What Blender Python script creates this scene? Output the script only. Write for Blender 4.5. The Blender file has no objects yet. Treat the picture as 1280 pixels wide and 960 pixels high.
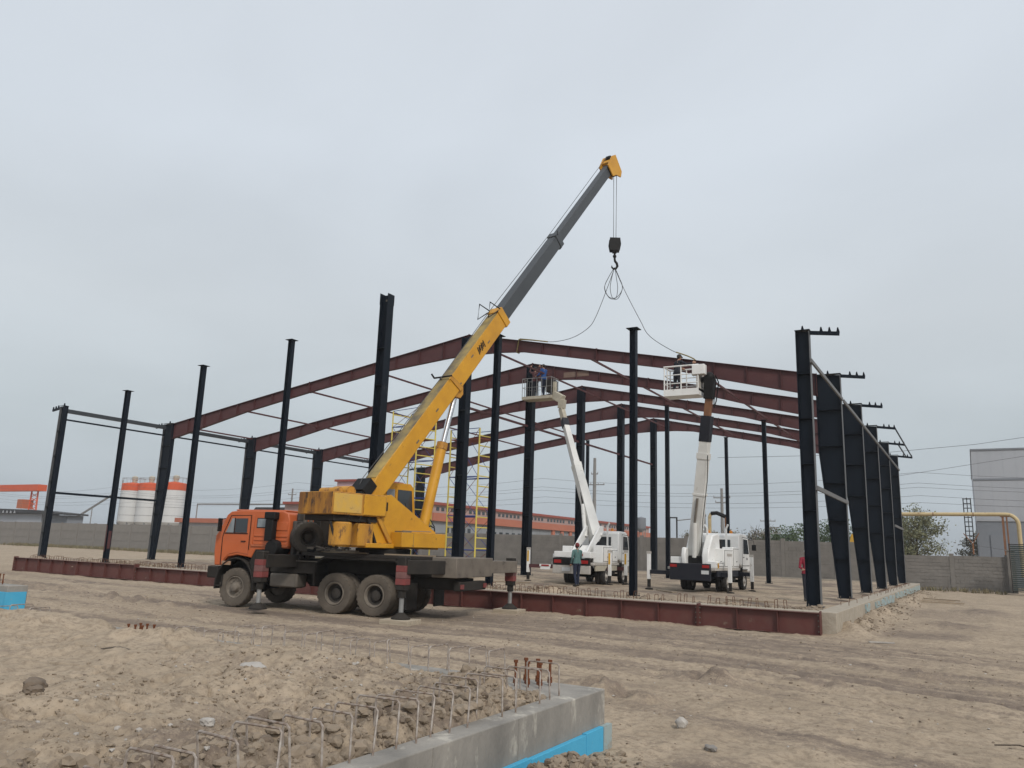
import bpy, bmesh, math, random
import numpy as np
from mathutils import Vector, Matrix

random.seed(7)
R = math.radians
sc = bpy.context.scene
COL = sc.collection

# ------------------------------------------------------------------ camera
cam_d = bpy.data.cameras.new('camera')
cam = bpy.data.objects.new('camera', cam_d)
COL.objects.link(cam)
_r, _f, _u = (.86694, .4973, .03319), (-.49296, .84574, .20424), (.0735, -.19343, .97836)
cam.matrix_world = Matrix(((_r[0], _u[0], -_f[0], 4.0584), (_r[1], _u[1], -_f[1], -25.537),
                           (_r[2], _u[2], -_f[2], 1.4088), (0, 0, 0, 1)))
cam_d.sensor_fit = 'HORIZONTAL'
cam_d.sensor_width = 36.0
cam_d.lens = 983.6 / 1280 * 36
cam_d.clip_start = .1
cam_d.clip_end = 6000
sc.camera = cam

# ------------------------------------------------------------------ sky, sun, exposure
SUN_EL, SUN_AZ = 41, 126          # degrees; azimuth clockwise from +Y
w = bpy.data.worlds.new('World')
sc.world = w
w.use_nodes = True
nt = w.node_tree
nt.nodes.clear()
def wn(t, **k):
    n = nt.nodes.new(t)
    for a, b in k.items(): setattr(n, a, b)
    return n
out = wn('ShaderNodeOutputWorld')
nish = wn('ShaderNodeTexSky', sky_type='NISHITA', sun_disc=False, sun_elevation=R(SUN_EL), sun_rotation=R(SUN_AZ),
          air_density=1.6, dust_density=4.0)
bg1 = wn('ShaderNodeBackground'); bg1.inputs[1].default_value = .07
nt.links.new(nish.outputs[0], bg1.inputs[0])
tc = wn('ShaderNodeTexCoord')
sep = wn('ShaderNodeSeparateXYZ'); nt.links.new(tc.outputs['Generated'], sep.inputs[0])
el = wn('ShaderNodeValToRGB')                                 # overcast layer: paler overhead than at the horizon
cr = el.color_ramp
cr.elements[0].position = 0.0; cr.elements[0].color = (.43, .485, .535, 1)
cr.elements[1].position = .45; cr.elements[1].color = (.635, .688, .748, 1)
e = cr.elements.new(.14); e.color = (.515, .572, .612, 1)
e = cr.elements.new(.27); e.color = (.612, .66, .702, 1)
e = cr.elements.new(1.0); e.color = (.68, .72, .78, 1)
nt.links.new(sep.outputs[2], el.inputs[0])
# cloud deck seen from below: direction divided by height
mad = wn('ShaderNodeMath', operation='ADD'); mad.inputs[1].default_value = .25
nt.links.new(sep.outputs[2], mad.inputs[0])
dv = wn('ShaderNodeVectorMath', operation='DIVIDE')
cmb = wn('ShaderNodeCombineXYZ')
for i in range(3): nt.links.new(mad.outputs[0], cmb.inputs[i])
nt.links.new(tc.outputs['Generated'], dv.inputs[0]); nt.links.new(cmb.outputs[0], dv.inputs[1])
cn = wn('ShaderNodeTexNoise'); cn.inputs['Scale'].default_value = 1.5; cn.inputs['Detail'].default_value = 5
cn.inputs['Roughness'].default_value = .45; cn.inputs['Distortion'].default_value = .4
nt.links.new(dv.outputs[0], cn.inputs['Vector'])
mr = wn('ShaderNodeMapRange'); mr.inputs[1].default_value = .3; mr.inputs[2].default_value = .7
mr.inputs[3].default_value = .94; mr.inputs[4].default_value = 1.07
nt.links.new(cn.outputs[0], mr.inputs[0])
mulc = wn('ShaderNodeVectorMath', operation='SCALE')
nt.links.new(el.outputs[0], mulc.inputs[0]); nt.links.new(mr.outputs[0], mulc.inputs['Scale'])
bg2 = wn('ShaderNodeBackground'); bg2.inputs[1].default_value = .83
nt.links.new(mulc.outputs[0], bg2.inputs[0])
mx = wn('ShaderNodeMixShader'); mx.inputs[0].default_value = .93
nt.links.new(bg1.outputs[0], mx.inputs[1]); nt.links.new(bg2.outputs[0], mx.inputs[2])
nt.links.new(mx.outputs[0], out.inputs[0])

sun_d = bpy.data.lights.new('sun', 'SUN')
sun_d.energy = 1.5; sun_d.angle = R(12); sun_d.color = (1, .95, .88)
sun = bpy.data.objects.new('sun', sun_d); COL.objects.link(sun)
_sd = Vector((math.sin(R(SUN_AZ)) * math.cos(R(SUN_EL)), math.cos(R(SUN_AZ)) * math.cos(R(SUN_EL)), math.sin(R(SUN_EL))))
sun.rotation_euler = _sd.to_track_quat('Z', 'Y').to_euler()
sun.location = (20, -30, 40)

sc.view_settings.view_transform = 'Standard'
sc.view_settings.look = 'None'
sc.view_settings.exposure = 0.34
sc.view_settings.gamma = 1.0
sc.view_settings.use_curve_mapping = False
sc.render.engine = 'CYCLES'
sc.cycles.max_bounces = 6
sc.cycles.diffuse_bounces = 3
sc.cycles.use_denoising = True

# ------------------------------------------------------------------ materials
MATS = {}
def mat(name, c1, c2=None, scale=4.0, rough=.6, metal=0.0, bump=0.0, bscale=40.0, rust=0.0, rcol=(.10, .045, .02),
        rscale=2.5, stretch=(1, 1, 1), spec=.4, dust=0.0, dcol=(.30, .235, .17), contrast=.25, coat=0.0, edge=0.0, ecol=(.10, .05, .025)):
    """Procedural paint / metal / concrete: two tones, optional rust or dirt blotches, dust on upward faces, fine relief."""
    m = bpy.data.materials.new(name); m.use_nodes = True
    n = m.node_tree; N = n.nodes; Lk = n.links
    b = N['Principled BSDF']
    b.inputs['Roughness'].default_value = rough
    b.inputs['Metallic'].default_value = metal
    b.inputs['Specular IOR Level'].default_value = spec
    b.inputs['Coat Weight'].default_value = coat
    co = N.new('ShaderNodeTexCoord'); mp = N.new('ShaderNodeMapping'); mp.inputs['Scale'].default_value = stretch
    Lk.new(co.outputs['Object'], mp.inputs[0])
    c2 = c2 or tuple(x * .72 for x in c1)
    nz = N.new('ShaderNodeTexNoise'); nz.inputs['Scale'].default_value = scale; nz.inputs['Detail'].default_value = 6
    nz.inputs['Roughness'].default_value = .62
    Lk.new(mp.outputs[0], nz.inputs['Vector'])
    rp = N.new('ShaderNodeMapRange'); rp.inputs[1].default_value = .5 - contrast; rp.inputs[2].default_value = .5 + contrast
    Lk.new(nz.outputs[0], rp.inputs[0])
    mix = N.new('ShaderNodeMix'); mix.data_type = 'RGBA'
    mix.inputs[6].default_value = (*c1, 1); mix.inputs[7].default_value = (*c2, 1)
    Lk.new(rp.outputs[0], mix.inputs[0])
    col = mix.outputs[2]
    if rust:
        n2 = N.new('ShaderNodeTexNoise'); n2.inputs['Scale'].default_value = rscale; n2.inputs['Detail'].default_value = 9
        n2.inputs['Roughness'].default_value = .72
        Lk.new(mp.outputs[0], n2.inputs['Vector'])
        r2 = N.new('ShaderNodeMapRange'); r2.inputs[1].default_value = .68 - rust * .3; r2.inputs[2].default_value = .76 - rust * .3
        Lk.new(n2.outputs[0], r2.inputs[0])
        mi = N.new('ShaderNodeMix'); mi.data_type = 'RGBA'; mi.inputs[7].default_value = (*rcol, 1)
        Lk.new(r2.outputs[0], mi.inputs[0]); Lk.new(col, mi.inputs[6]); col = mi.outputs[2]
    if dust:                                                    # settled dust: a layer that lies on faces turned upward
        g = N.new('ShaderNodeNewGeometry'); s = N.new('ShaderNodeSeparateXYZ'); Lk.new(g.outputs['Normal'], s.inputs[0])
        n3 = N.new('ShaderNodeTexNoise'); n3.inputs['Scale'].default_value = 3.3; n3.inputs['Detail'].default_value = 7
        Lk.new(co.outputs['Object'], n3.inputs['Vector'])
        a = N.new('ShaderNodeMath'); a.operation = 'MULTIPLY_ADD'; a.inputs[1].default_value = .35; a.inputs[2].default_value = .35
        Lk.new(s.outputs[2], a.inputs[0])
        q = N.new('ShaderNodeMath'); q.operation = 'MULTIPLY'; Lk.new(a.outputs[0], q.inputs[0]); Lk.new(n3.outputs[0], q.inputs[1])
        q2 = N.new('ShaderNodeMath'); q2.operation = 'MULTIPLY'; q2.use_clamp = True
        q2.inputs[1].default_value = dust * 3; Lk.new(q.outputs[0], q2.inputs[0])
        md = N.new('ShaderNodeMix'); md.data_type = 'RGBA'; md.inputs[7].default_value = (*dcol, 1)
        Lk.new(q2.outputs[0], md.inputs[0]); Lk.new(col, md.inputs[6]); col = md.outputs[2]
    if edge:                                                    # paint worn off along edges and corners
        bv = N.new('ShaderNodeBevel'); bv.samples = 4; bv.inputs['Radius'].default_value = edge
        g2 = N.new('ShaderNodeNewGeometry'); dt = N.new('ShaderNodeVectorMath'); dt.operation = 'DOT_PRODUCT'
        Lk.new(bv.outputs[0], dt.inputs[0]); Lk.new(g2.outputs['Normal'], dt.inputs[1])
        iv = N.new('ShaderNodeMapRange'); iv.inputs[1].default_value = 1.0; iv.inputs[2].default_value = .86; Lk.new(dt.outputs['Value'], iv.inputs[0])
        n5 = N.new('ShaderNodeTexNoise'); n5.inputs['Scale'].default_value = 7; n5.inputs['Detail'].default_value = 6; n5.inputs['Roughness'].default_value = .7
        Lk.new(co.outputs['Object'], n5.inputs['Vector'])
        r5 = N.new('ShaderNodeMapRange'); r5.inputs[1].default_value = .42; r5.inputs[2].default_value = .56; Lk.new(n5.outputs[0], r5.inputs[0])
        ml = N.new('ShaderNodeMath'); ml.operation = 'MULTIPLY'; Lk.new(iv.outputs[0], ml.inputs[0]); Lk.new(r5.outputs[0], ml.inputs[1])
        me_ = N.new('ShaderNodeMix'); me_.data_type = 'RGBA'; me_.inputs[7].default_value = (*ecol, 1)
        Lk.new(ml.outputs[0], me_.inputs[0]); Lk.new(col, me_.inputs[6]); col = me_.outputs[2]
    Lk.new(col, b.inputs['Base Color'])
    if bump:
        nb = N.new('ShaderNodeTexNoise'); nb.inputs['Scale'].default_value = bscale; nb.inputs['Detail'].default_value = 5
        Lk.new(mp.outputs[0], nb.inputs['Vector'])
        bp = N.new('ShaderNodeBump'); bp.inputs['Strength'].default_value = bump; bp.inputs['Distance'].default_value = .02
        Lk.new(nb.outputs[0], bp.inputs['Height']); Lk.new(bp.outputs[0], b.inputs['Normal'])
    MATS[name] = m
    return m

mat('steel_dark', (.0075, .0125, .0205), (.005, .0075, .0125), 1.6, .45, rust=.20, rcol=(.045, .047, .053), rscale=2.2, spec=.14, stretch=(1, 1, .5))
mat('strut_grey', (.17, .17, .17), (.11, .11, .112), 3, .6)
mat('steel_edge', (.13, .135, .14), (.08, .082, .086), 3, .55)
mat('galv', (.34, .34, .33), (.22, .22, .22), 5, .5, .3)
mat('maroon', (.090, .026, .028), (.060, .019, .022), 1.3, .62, rust=.14, rcol=(.13, .075, .065), rscale=2.0, dust=.05)
mat('maroon_patch', (.24, .17, .13), (.15, .09, .07), 2.5, .7)
mat('beam_red', (.115, .026, .024), (.08, .02, .02), 1.6, .6, rust=.18, rcol=(.19, .13, .10), rscale=2.2, dust=.16)
mat('yellow', (.67, .335, .016), (.52, .245, .014), 1.3, .48, rust=.20, rcol=(.20, .085, .025), rscale=3.4, dust=.05, contrast=.2, edge=.035)
mat('rust_heavy', (.46, .21, .025), (.20, .085, .025), 2.6, .7, rust=.62, rcol=(.055, .03, .018), rscale=3.0, stretch=(1, 1, .3), contrast=.15)
mat('yellow_rust', (.60, .29, .02), (.42, .19, .025), 3.0, .62, rust=.42, rcol=(.10, .045, .02), rscale=3.2, stretch=(1, 1, .35), contrast=.16, dust=.12, edge=.05)
mat('yellow_hatch', (.68, .40, .05), (.56, .37, .13), 4, .55, rust=.34, rcol=(.24, .10, .03), rscale=4)
mat('boom_top', (.46, .33, .10), (.10, .09, .075), .55, .75, rust=.30, rcol=(.06, .055, .05), rscale=1.2, contrast=.10)
mat('boom_grey', (.066, .073, .08), (.045, .05, .056), .7, .5, stretch=(1, 1, .4))
mat('chrome', (.74, .75, .77), (.62, .63, .65), 3, .22, .9)
mat('orange', (.56, .122, .030), (.47, .098, .024), 1.6, .45, dust=.10, coat=.15, rust=.18, rcol=(.34, .13, .06), rscale=5, edge=.02, ecol=(.16, .07, .035))
mat('orange_dirty', (.50, .12, .035), (.36, .09, .03), 3, .6, dust=.22)
mat('black_dusty', (.011, .011, .012), (.024, .022, .020), 3.0, .75, dust=.06, spec=.2)
mat('black', (.008, .008, .009), (.016, .015, .014), 3, .6, spec=.2)
mat('carrier', (.014, .014, .014), (.034, .030, .027), 2.2, .75, dust=.05, spec=.2)
mat('housing', (.20, .172, .14), (.12, .10, .083), 2.5, .75, rust=.35, rcol=(.06, .052, .045))
mat('steel_worn', (.17, .155, .135), (.10, .088, .075), 3, .65, .15, rust=.3, rcol=(.12, .08, .05), dust=.2)
mat('rubber', (.135, .113, .09), (.075, .064, .053), 3, .9, bump=.3, bscale=30, contrast=.2, dust=.08)
mat('rubber_clean', (.022, .021, .020), (.045, .04, .036), 5, .85, contrast=.2)
mat('rim_dark', (.055, .047, .040), (.035, .031, .027), 6, .85)
mat('rim_dirty', (.22, .19, .155), (.13, .11, .09), 6, .8, contrast=.2)
mat('glass', (.045, .055, .062), (.03, .036, .042), 2, .08, spec=.6)
mat('glass_pale', (.30, .33, .35), (.16, .18, .19), 2, .12, spec=.6)
mat('white', (.84, .84, .825), (.74, .74, .72), 2.2, .42, rust=.22, rcol=(.35, .30, .24), rscale=4, dust=.08, coat=.15)
mat('white_boom', (.74, .735, .70), (.60, .59, .56), 1.2, .5, rust=.25, rcol=(.38, .34, .28), rscale=2)
mat('cream', (.52, .48, .38), (.34, .31, .25), 3, .6, rust=.25, rcol=(.18, .15, .11))
mat('navy', (.008, .011, .020), (.016, .018, .026), 3, .5, dust=.04, spec=.25)
mat('red_light', (.38, .02, .018), (.26, .015, .014), 6, .3)
mat('amber', (.70, .25, .015), (.6, .2, .012), 6, .3)
mat('lamp_clear', (.65, .66, .66), (.5, .5, .5), 6, .15)
mat('plate_white', (.62, .63, .62), (.5, .51, .52), 30, .5)
mat('red_paint', (.24, .045, .045), (.14, .035, .035), 5, .65, dust=.10)
mat('white_dirty', (.50, .48, .45), (.38, .35, .31), 5, .65, dust=.10)
mat('stripe_worn', (.22, .10, .095), (.13, .055, .055), 6, .7, dust=.1)
mat('yellow_mark', (.62, .36, .03), (.5, .28, .03), 5, .5)
mat('wood', (.36, .285, .20), (.22, .17, .12), 3, .85, stretch=(1, 6, 6), bump=.3, dust=.1)
mat('rope', (.07, .07, .072), (.045, .045, .046), 8, .6)
mat('strap', (.30, .24, .09), (.2, .16, .07), 8, .8)
mat('concrete', (.34, .315, .28), (.20, .188, .17), 1.6, .9, bump=.35, bscale=28, rust=.38, rcol=(.47, .44, .38), rscale=2.6, stretch=(1, 1, .55), contrast=.17)
mat('concrete_top', (.42, .37, .30), (.33, .285, .225), 5, .95, bump=.6, bscale=26, contrast=.2)
mat('insulation', (.06, .37, .60), (.085, .42, .64), 1.4, .8, rust=.26, rcol=(.25, .33, .36), rscale=3.0, bump=.2, bscale=60)
mat('insulation_pale', (.26, .40, .44), (.34, .38, .36), 2.5, .85, rust=.62, rcol=(.30, .25, .19), rscale=4)
mat('rebar', (.48, .44, .40), (.19, .13, .095), 7, .65, .25, contrast=.14)
mat('rebar_rust', (.16, .075, .04), (.10, .045, .025), 9, .75, .15)
mat('bolt_rust', (.19, .062, .022), (.12, .04, .018), 12, .8, .1, bump=.3, bscale=120)
mat('wall_block', (.235, .218, .198), (.175, .162, .147), 1.0, .95, bump=.4, bscale=14, rust=.16, rcol=(.25, .235, .215), contrast=.18)
mat('wall_panel', (.245, .226, .204), (.195, .18, .163), .8, .95, bump=.25, bscale=9, rust=.16, rcol=(.16, .145, .13), stretch=(1, 1, 1.6))
mat('clad_grey', (.42, .435, .465), (.375, .39, .42), .5, .6, stretch=(1, 1, .2))
mat('hall_wall', (.27, .285, .30), (.235, .25, .265), .4, .65)
mat('clad_dark', (.215, .23, .255), (.19, .203, .225), .6, .65)
mat('clad_light', (.40, .41, .43), (.36, .37, .39), .3, .65, stretch=(1, 1, .2))
mat('clerestory', (.42, .31, .28), (.36, .26, .24), .6, .7)
mat('roof_orange', (.46, .165, .10), (.40, .135, .082), .6, .65)
mat('roof_red', (.33, .085, .06), (.27, .07, .05), .8, .7)
mat('orange_steel', (.62, .10, .03), (.52, .085, .025), 1.5, .55)
mat('silo_white', (.64, .645, .64), (.56, .56, .55), .8, .5, stretch=(1, 1, .25))
mat('pipe_yellow', (.60, .48, .27), (.46, .35, .19), 1.6, .65, rust=.3, rcol=(.22, .11, .05), rscale=2.2)
mat('pipe_rust', (.27, .13, .065), (.17, .08, .045), 3, .8)
mat('roof_blue', (.10, .20, .34), (.13, .23, .36), 1, .55)
mat('pink_wall', (.50, .36, .37), (.45, .33, .34), .7, .8)
mat('pole_grey', (.27, .26, .25), (.2, .195, .185), 2, .85)
mat('wire', (.13, .13, .14), (.11, .11, .12), 1, .6)
mat('scaf_yellow', (.74, .60, .12), (.62, .50, .11), 3, .55)
mat('scaf_blue', (.025, .055, .26), (.02, .04, .19), 3, .5)
mat('scaf_deck', (.24, .07, .05), (.17, .05, .04), 4, .7)
mat('bark', (.075, .058, .045), (.045, .036, .03), 6, .95)
mat('leaf_dusty', (.165, .18, .10), (.22, .21, .125), 2.0, .75, spec=.2)
mat('leaf_green', (.055, .09, .035), (.085, .12, .05), .5, .75, spec=.2)
mat('leaf_far', (.17, .16, .115), (.22, .20, .15), .6, .8, spec=.2)
mat('skin', (.36, .20, .135), (.31, .165, .11), 20, .55)
mat('hair', (.018, .014, .012), (.03, .024, .02), 20, .7)
mat('cloth_blue', (.02, .085, .27), (.014, .055, .19), 9, .85)
mat('cloth_dark', (.014, .016, .024), (.025, .026, .034), 9, .85)
mat('cloth_navy', (.012, .018, .04), (.02, .026, .05), 9, .85)
mat('cloth_teal', (.10, .19, .18), (.07, .14, .14), 9, .85)
mat('cloth_crimson', (.30, .028, .05), (.21, .02, .035), 9, .85)
mat('cloth_maroon', (.10, .04, .042), (.07, .03, .033), 9, .85)
mat('cap_red', (.20, .03, .03), (.13, .02, .02), 9, .8)
mat('cap_white', (.6, .58, .55), (.5, .48, .46), 9, .8)
mat('shoe', (.03, .026, .022), (.045, .038, .03), 9, .8)
mat('stone_pale', (.46, .43, .39), (.34, .31, .28), 6, .9, bump=.4, bscale=30)
mat('stone_grey', (.27, .25, .23), (.19, .175, .16), 6, .9, bump=.4, bscale=30)
mat('clod', (.30, .24, .178), (.225, .178, .132), 5, .95, bump=.5, bscale=25)
mat('clod_dark', (.20, .155, .115), (.135, .105, .08), 6, .95, bump=.5, bscale=25)
mat('tarp', (.16, .27, .30), (.22, .32, .34), 4, .7)
mat('sheet_dark', (.035, .035, .04), (.06, .058, .056), 3, .7)

# ------------------------------------------------------------------ mesh builder
class MB:
    def __init__(s, xf=None):
        s.v = []; s.f = []; s.mi = []; s.xf = xf
    def add(s, vs, fs, mi=0):
        o = len(s.v)
        s.v += [tuple(q) for q in vs]
        s.f += [tuple(i + o for i in q) for q in fs]
        s.mi += [mi] * len(fs)
        return s
    def box(s, x0, x1, y0, y1, z0, z1, mi=0):
        vs = [(x, y, z) for x in (x0, x1) for y in (y0, y1) for z in (z0, z1)]
        return s.add(vs, [(0, 1, 3, 2), (4, 6, 7, 5), (0, 4, 5, 1), (2, 3, 7, 6), (0, 2, 6, 4), (1, 5, 7, 3)], mi)
    def bar(s, p0, p1, w, h=None, up=(0, 0, 1), mi=0, w1=None, h1=None):
        p0 = Vector(p0); p1 = Vector(p1); h = h or w
        w1 = w1 or w; h1 = h1 or h
        d = (p1 - p0).normalized(); u = Vector(up)
        if abs(d.dot(u)) > .98: u = Vector((1, 0, 0))
        a = d.cross(u).normalized(); b = a.cross(d).normalized()
        vs = [p + a * sx * ww / 2 + b * sz * hh / 2 for p, ww, hh in ((p0, w, h), (p1, w1, h1)) for sx, sz in ((-1, -1), (1, -1), (1, 1), (-1, 1))]
        return s.add(vs, [(3, 2, 1, 0), (4, 5, 6, 7), (0, 1, 5, 4), (1, 2, 6, 5), (2, 3, 7, 6), (3, 0, 4, 7)], mi)
    def tube(s, p0, p1, r0, r1=None, n=10, mi=0, cap=True):
        return s.path([p0, p1], [r0, r0 if r1 is None else r1], n, mi, cap)
    def path(s, pts, r, n=6, mi=0, cap=True):
        pts = [Vector(p) for p in pts]
        if not hasattr(r, '__len__'): r = [r] * len(pts)
        rings = []; u = None; o = len(s.v)
        for i, p in enumerate(pts):
            d = (pts[min(i + 1, len(pts) - 1)] - pts[max(i - 1, 0)]).normalized()
            if u is None:
                u = Vector((0, 0, 1)) if abs(d.z) < .9 else Vector((1, 0, 0))
            a = d.cross(u).normalized(); u = a.cross(d).normalized()
            rings.append([p + (a * math.cos(t) + u * math.sin(t)) * r[i] for t in [2 * math.pi * k / n for k in range(n)]])
        vs = [q for g in rings for q in g]; fs = []
        for i in range(len(pts) - 1):
            for k in range(n):
                k2 = (k + 1) % n
                fs.append((i * n + k, i * n + k2, (i + 1) * n + k2, (i + 1) * n + k))
        if cap:
            fs.append(tuple(range(n))[::-1]); fs.append(tuple((len(pts) - 1) * n + k for k in range(n)))
        return s.add(vs, fs, mi)
    def prism(s, poly, axis, a, b, mi=0):
        """polygon (2-D) extruded along x, y or z from a to b"""
        def P(q, t):
            return {'x': (t, q[0], q[1]), 'y': (q[0], t, q[1]), 'z': (q[0], q[1], t)}[axis]
        n = len(poly)
        vs = [P(q, a) for q in poly] + [P(q, b) for q in poly]
        fs = [tuple(range(n))[::-1], tuple(range(n, 2 * n))] + [(i, (i + 1) % n, n + (i + 1) % n, n + i) for i in range(n)]
        return s.add(vs, fs, mi)
    def lathe(s, prof, o=(0, 0, 0), axis=(0, 0, 1), n=24, mi=0, closed=False, cap=True):
        """prof: list of (radius, along)"""
        ax = Vector(axis).normalized(); u = Vector((0, 0, 1)) if abs(ax.z) < .9 else Vector((1, 0, 0))
        a = ax.cross(u).normalized(); b = ax.cross(a).normalized(); o = Vector(o)
        vs = [o + ax * t + (a * math.cos(2 * math.pi * k / n) + b * math.sin(2 * math.pi * k / n)) * r for r, t in prof for k in range(n)]
        fs = []; m = len(prof)
        for i in range(m if closed else m - 1):
            j = (i + 1) % m
            for k in range(n):
                k2 = (k + 1) % n
                fs.append((i * n + k, i * n + k2, j * n + k2, j * n + k))
        if not closed and cap:
            if prof[0][0] > 1e-4: fs.append(tuple(range(n))[::-1])
            if prof[-1][0] > 1e-4: fs.append(tuple((m - 1) * n + k for k in range(n)))
        return s.add(vs, fs, mi)
    def blob(s, c, r, seed=0, amp=.25, sub=2, mi=0, squash=(1, 1, 1)):
        bm = bmesh.new(); bmesh.ops.create_icosphere(bm, subdivisions=sub, radius=1)
        rnd = random.Random(seed); ph = [rnd.uniform(0, 6.28) for _ in range(9)]
        vs = []
        for q in bm.verts:
            p = q.co
            k = 1 + amp * (math.sin(2.3 * p.x + ph[0]) * math.sin(2.9 * p.y + ph[1]) + .6 * math.sin(5.1 * p.z + ph[2] + p.x * 3) * math.sin(4.3 * p.x + ph[3])
                           + .35 * math.sin(9 * p.y + ph[4]) * math.sin(8 * p.z + ph[5]))
            vs.append((c[0] + p.x * r * k * squash[0], c[1] + p.y * r * k * squash[1], c[2] + p.z * r * k * squash[2]))
        fs = [tuple(v.index for v in f.verts) for f in bm.faces]
        bm.free()
        return s.add(vs, fs, mi)
    def mesh(s, name, mats, smooth=35):
        me = bpy.data.meshes.new(name)
        vs = s.v if s.xf is None else [tuple(s.xf @ Vector(q)) for q in s.v]
        me.from_pydata(vs, [], s.f)
        if isinstance(mats, str): mats = [mats]
        for q in mats: me.materials.append(MATS[q])
        if any(s.mi): me.polygons.foreach_set('material_index', s.mi)
        bm = bmesh.new(); bm.from_mesh(me); bmesh.ops.recalc_face_normals(bm, faces=bm.faces); bm.to_mesh(me); bm.free()
        if smooth:
            me.polygons.foreach_set('use_smooth', [True] * len(me.polygons))
            me.set_sharp_from_angle(angle=R(smooth))
        me.update()
        return me
    def build(s, name, mats, parent=None, loc=None, rz=None, bevel=0, smooth=35):
        return put(name, s.mesh(name, mats, smooth), parent, loc, rz, bevel)

def put(name, me, parent=None, loc=None, rz=None, bevel=0, scale=None):
    o = bpy.data.objects.new(name, me); COL.objects.link(o)
    if parent is not None: o.parent = parent
    if loc is not None: o.location = loc
    if rz is not None: o.rotation_euler = (0, 0, rz)
    if scale is not None: o.scale = scale
    if bevel:
        md = o.modifiers.new('bevel', 'BEVEL'); md.width = bevel; md.segments = 2; md.limit_method = 'ANGLE'; md.angle_limit = R(40)
        md.harden_normals = False
    return o
def tag(o, label, cat, group=None):
    o['label'] = label; o['category'] = cat; o['kind'] = 'thing'
    if group: o['group'] = group
    return o
def thing(name, label, cat, loc=(0, 0, 0), rz=0, group=None):
    o = bpy.data.objects.new(name, None); COL.objects.link(o)
    o.location = loc; o.rotation_euler = (0, 0, rz); o.empty_display_size = .3
    return tag(o, label, cat, group)
def kind(o, k):
    o['kind'] = k
    return o
CUBES = {}
def cube(matname):
    if matname not in CUBES:
        CUBES[matname] = MB().box(-.5, .5, -.5, .5, -.5, .5).mesh('unit_' + matname, matname, 0)
    return CUBES[matname]
def plate(name, matname, parent, x0, x1, y0, y1, z0, z1):
    """a flat piece that shares one cube mesh with its like"""
    return put(name, cube(matname), parent, ((x0 + x1) / 2, (y0 + y1) / 2, (z0 + z1) / 2), scale=(abs(x1 - x0), abs(y1 - y0), abs(z1 - z0)))
ORD = ['first', 'second', 'third', 'fourth', 'fifth', 'sixth', 'seventh', 'eighth', 'ninth', 'tenth']

# ------------------------------------------------------------------ ground
def _hash(ix, iy, seed):
    h = (ix.astype(np.int64) * 374761393 + iy.astype(np.int64) * 668265263 + seed * 974634777) & 0x7fffffff
    h = ((h ^ (h >> 13)) * 1274126177) & 0x7fffffff
    h = h ^ (h >> 16)
    return (h & 0xffff) / 65535.0
def vnoise(x, y, seed=0):
    ix = np.floor(x); iy = np.floor(y); fx = x - ix; fy = y - iy
    u = fx * fx * fx * (fx * (fx * 6 - 15) + 10); v = fy * fy * fy * (fy * (fy * 6 - 15) + 10)
    a = _hash(ix, iy, seed); b = _hash(ix + 1, iy, seed); c = _hash(ix, iy + 1, seed); d = _hash(ix + 1, iy + 1, seed)
    return (a + (b - a) * u + (c - a) * v + (a - b - c + d) * u * v) * 2 - 1
def fbm(x, y, seed=0, oct=4, gain=.5):
    s = 0; a = 1
    for i in range(oct):
        s = s + a * vnoise(x, y, seed + i * 17); a *= gain; x = x * 2.03 + 3.1; y = y * 2.03 - 1.7
    return s
def sstep(a, b, x):
    t = np.clip((x - a) / (b - a), 0, 1)
    return t * t * (3 - 2 * t)
def rectmask(x, y, x0, x1, y0, y1, s):
    return sstep(x0 - s, x0 + s, x) * (1 - sstep(x1 - s, x1 + s, x)) * sstep(y0 - s, y0 + s, y) * (1 - sstep(y1 - s, y1 + s, y))
def gauss(x, y, cx, cy, rx, ry, a=0):
    c, s_ = math.cos(a), math.sin(a); dx = x - cx; dy = y - cy
    return np.exp(-(((dx * c + dy * s_) / rx) ** 2 + ((-dx * s_ + dy * c) / ry) ** 2))
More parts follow.
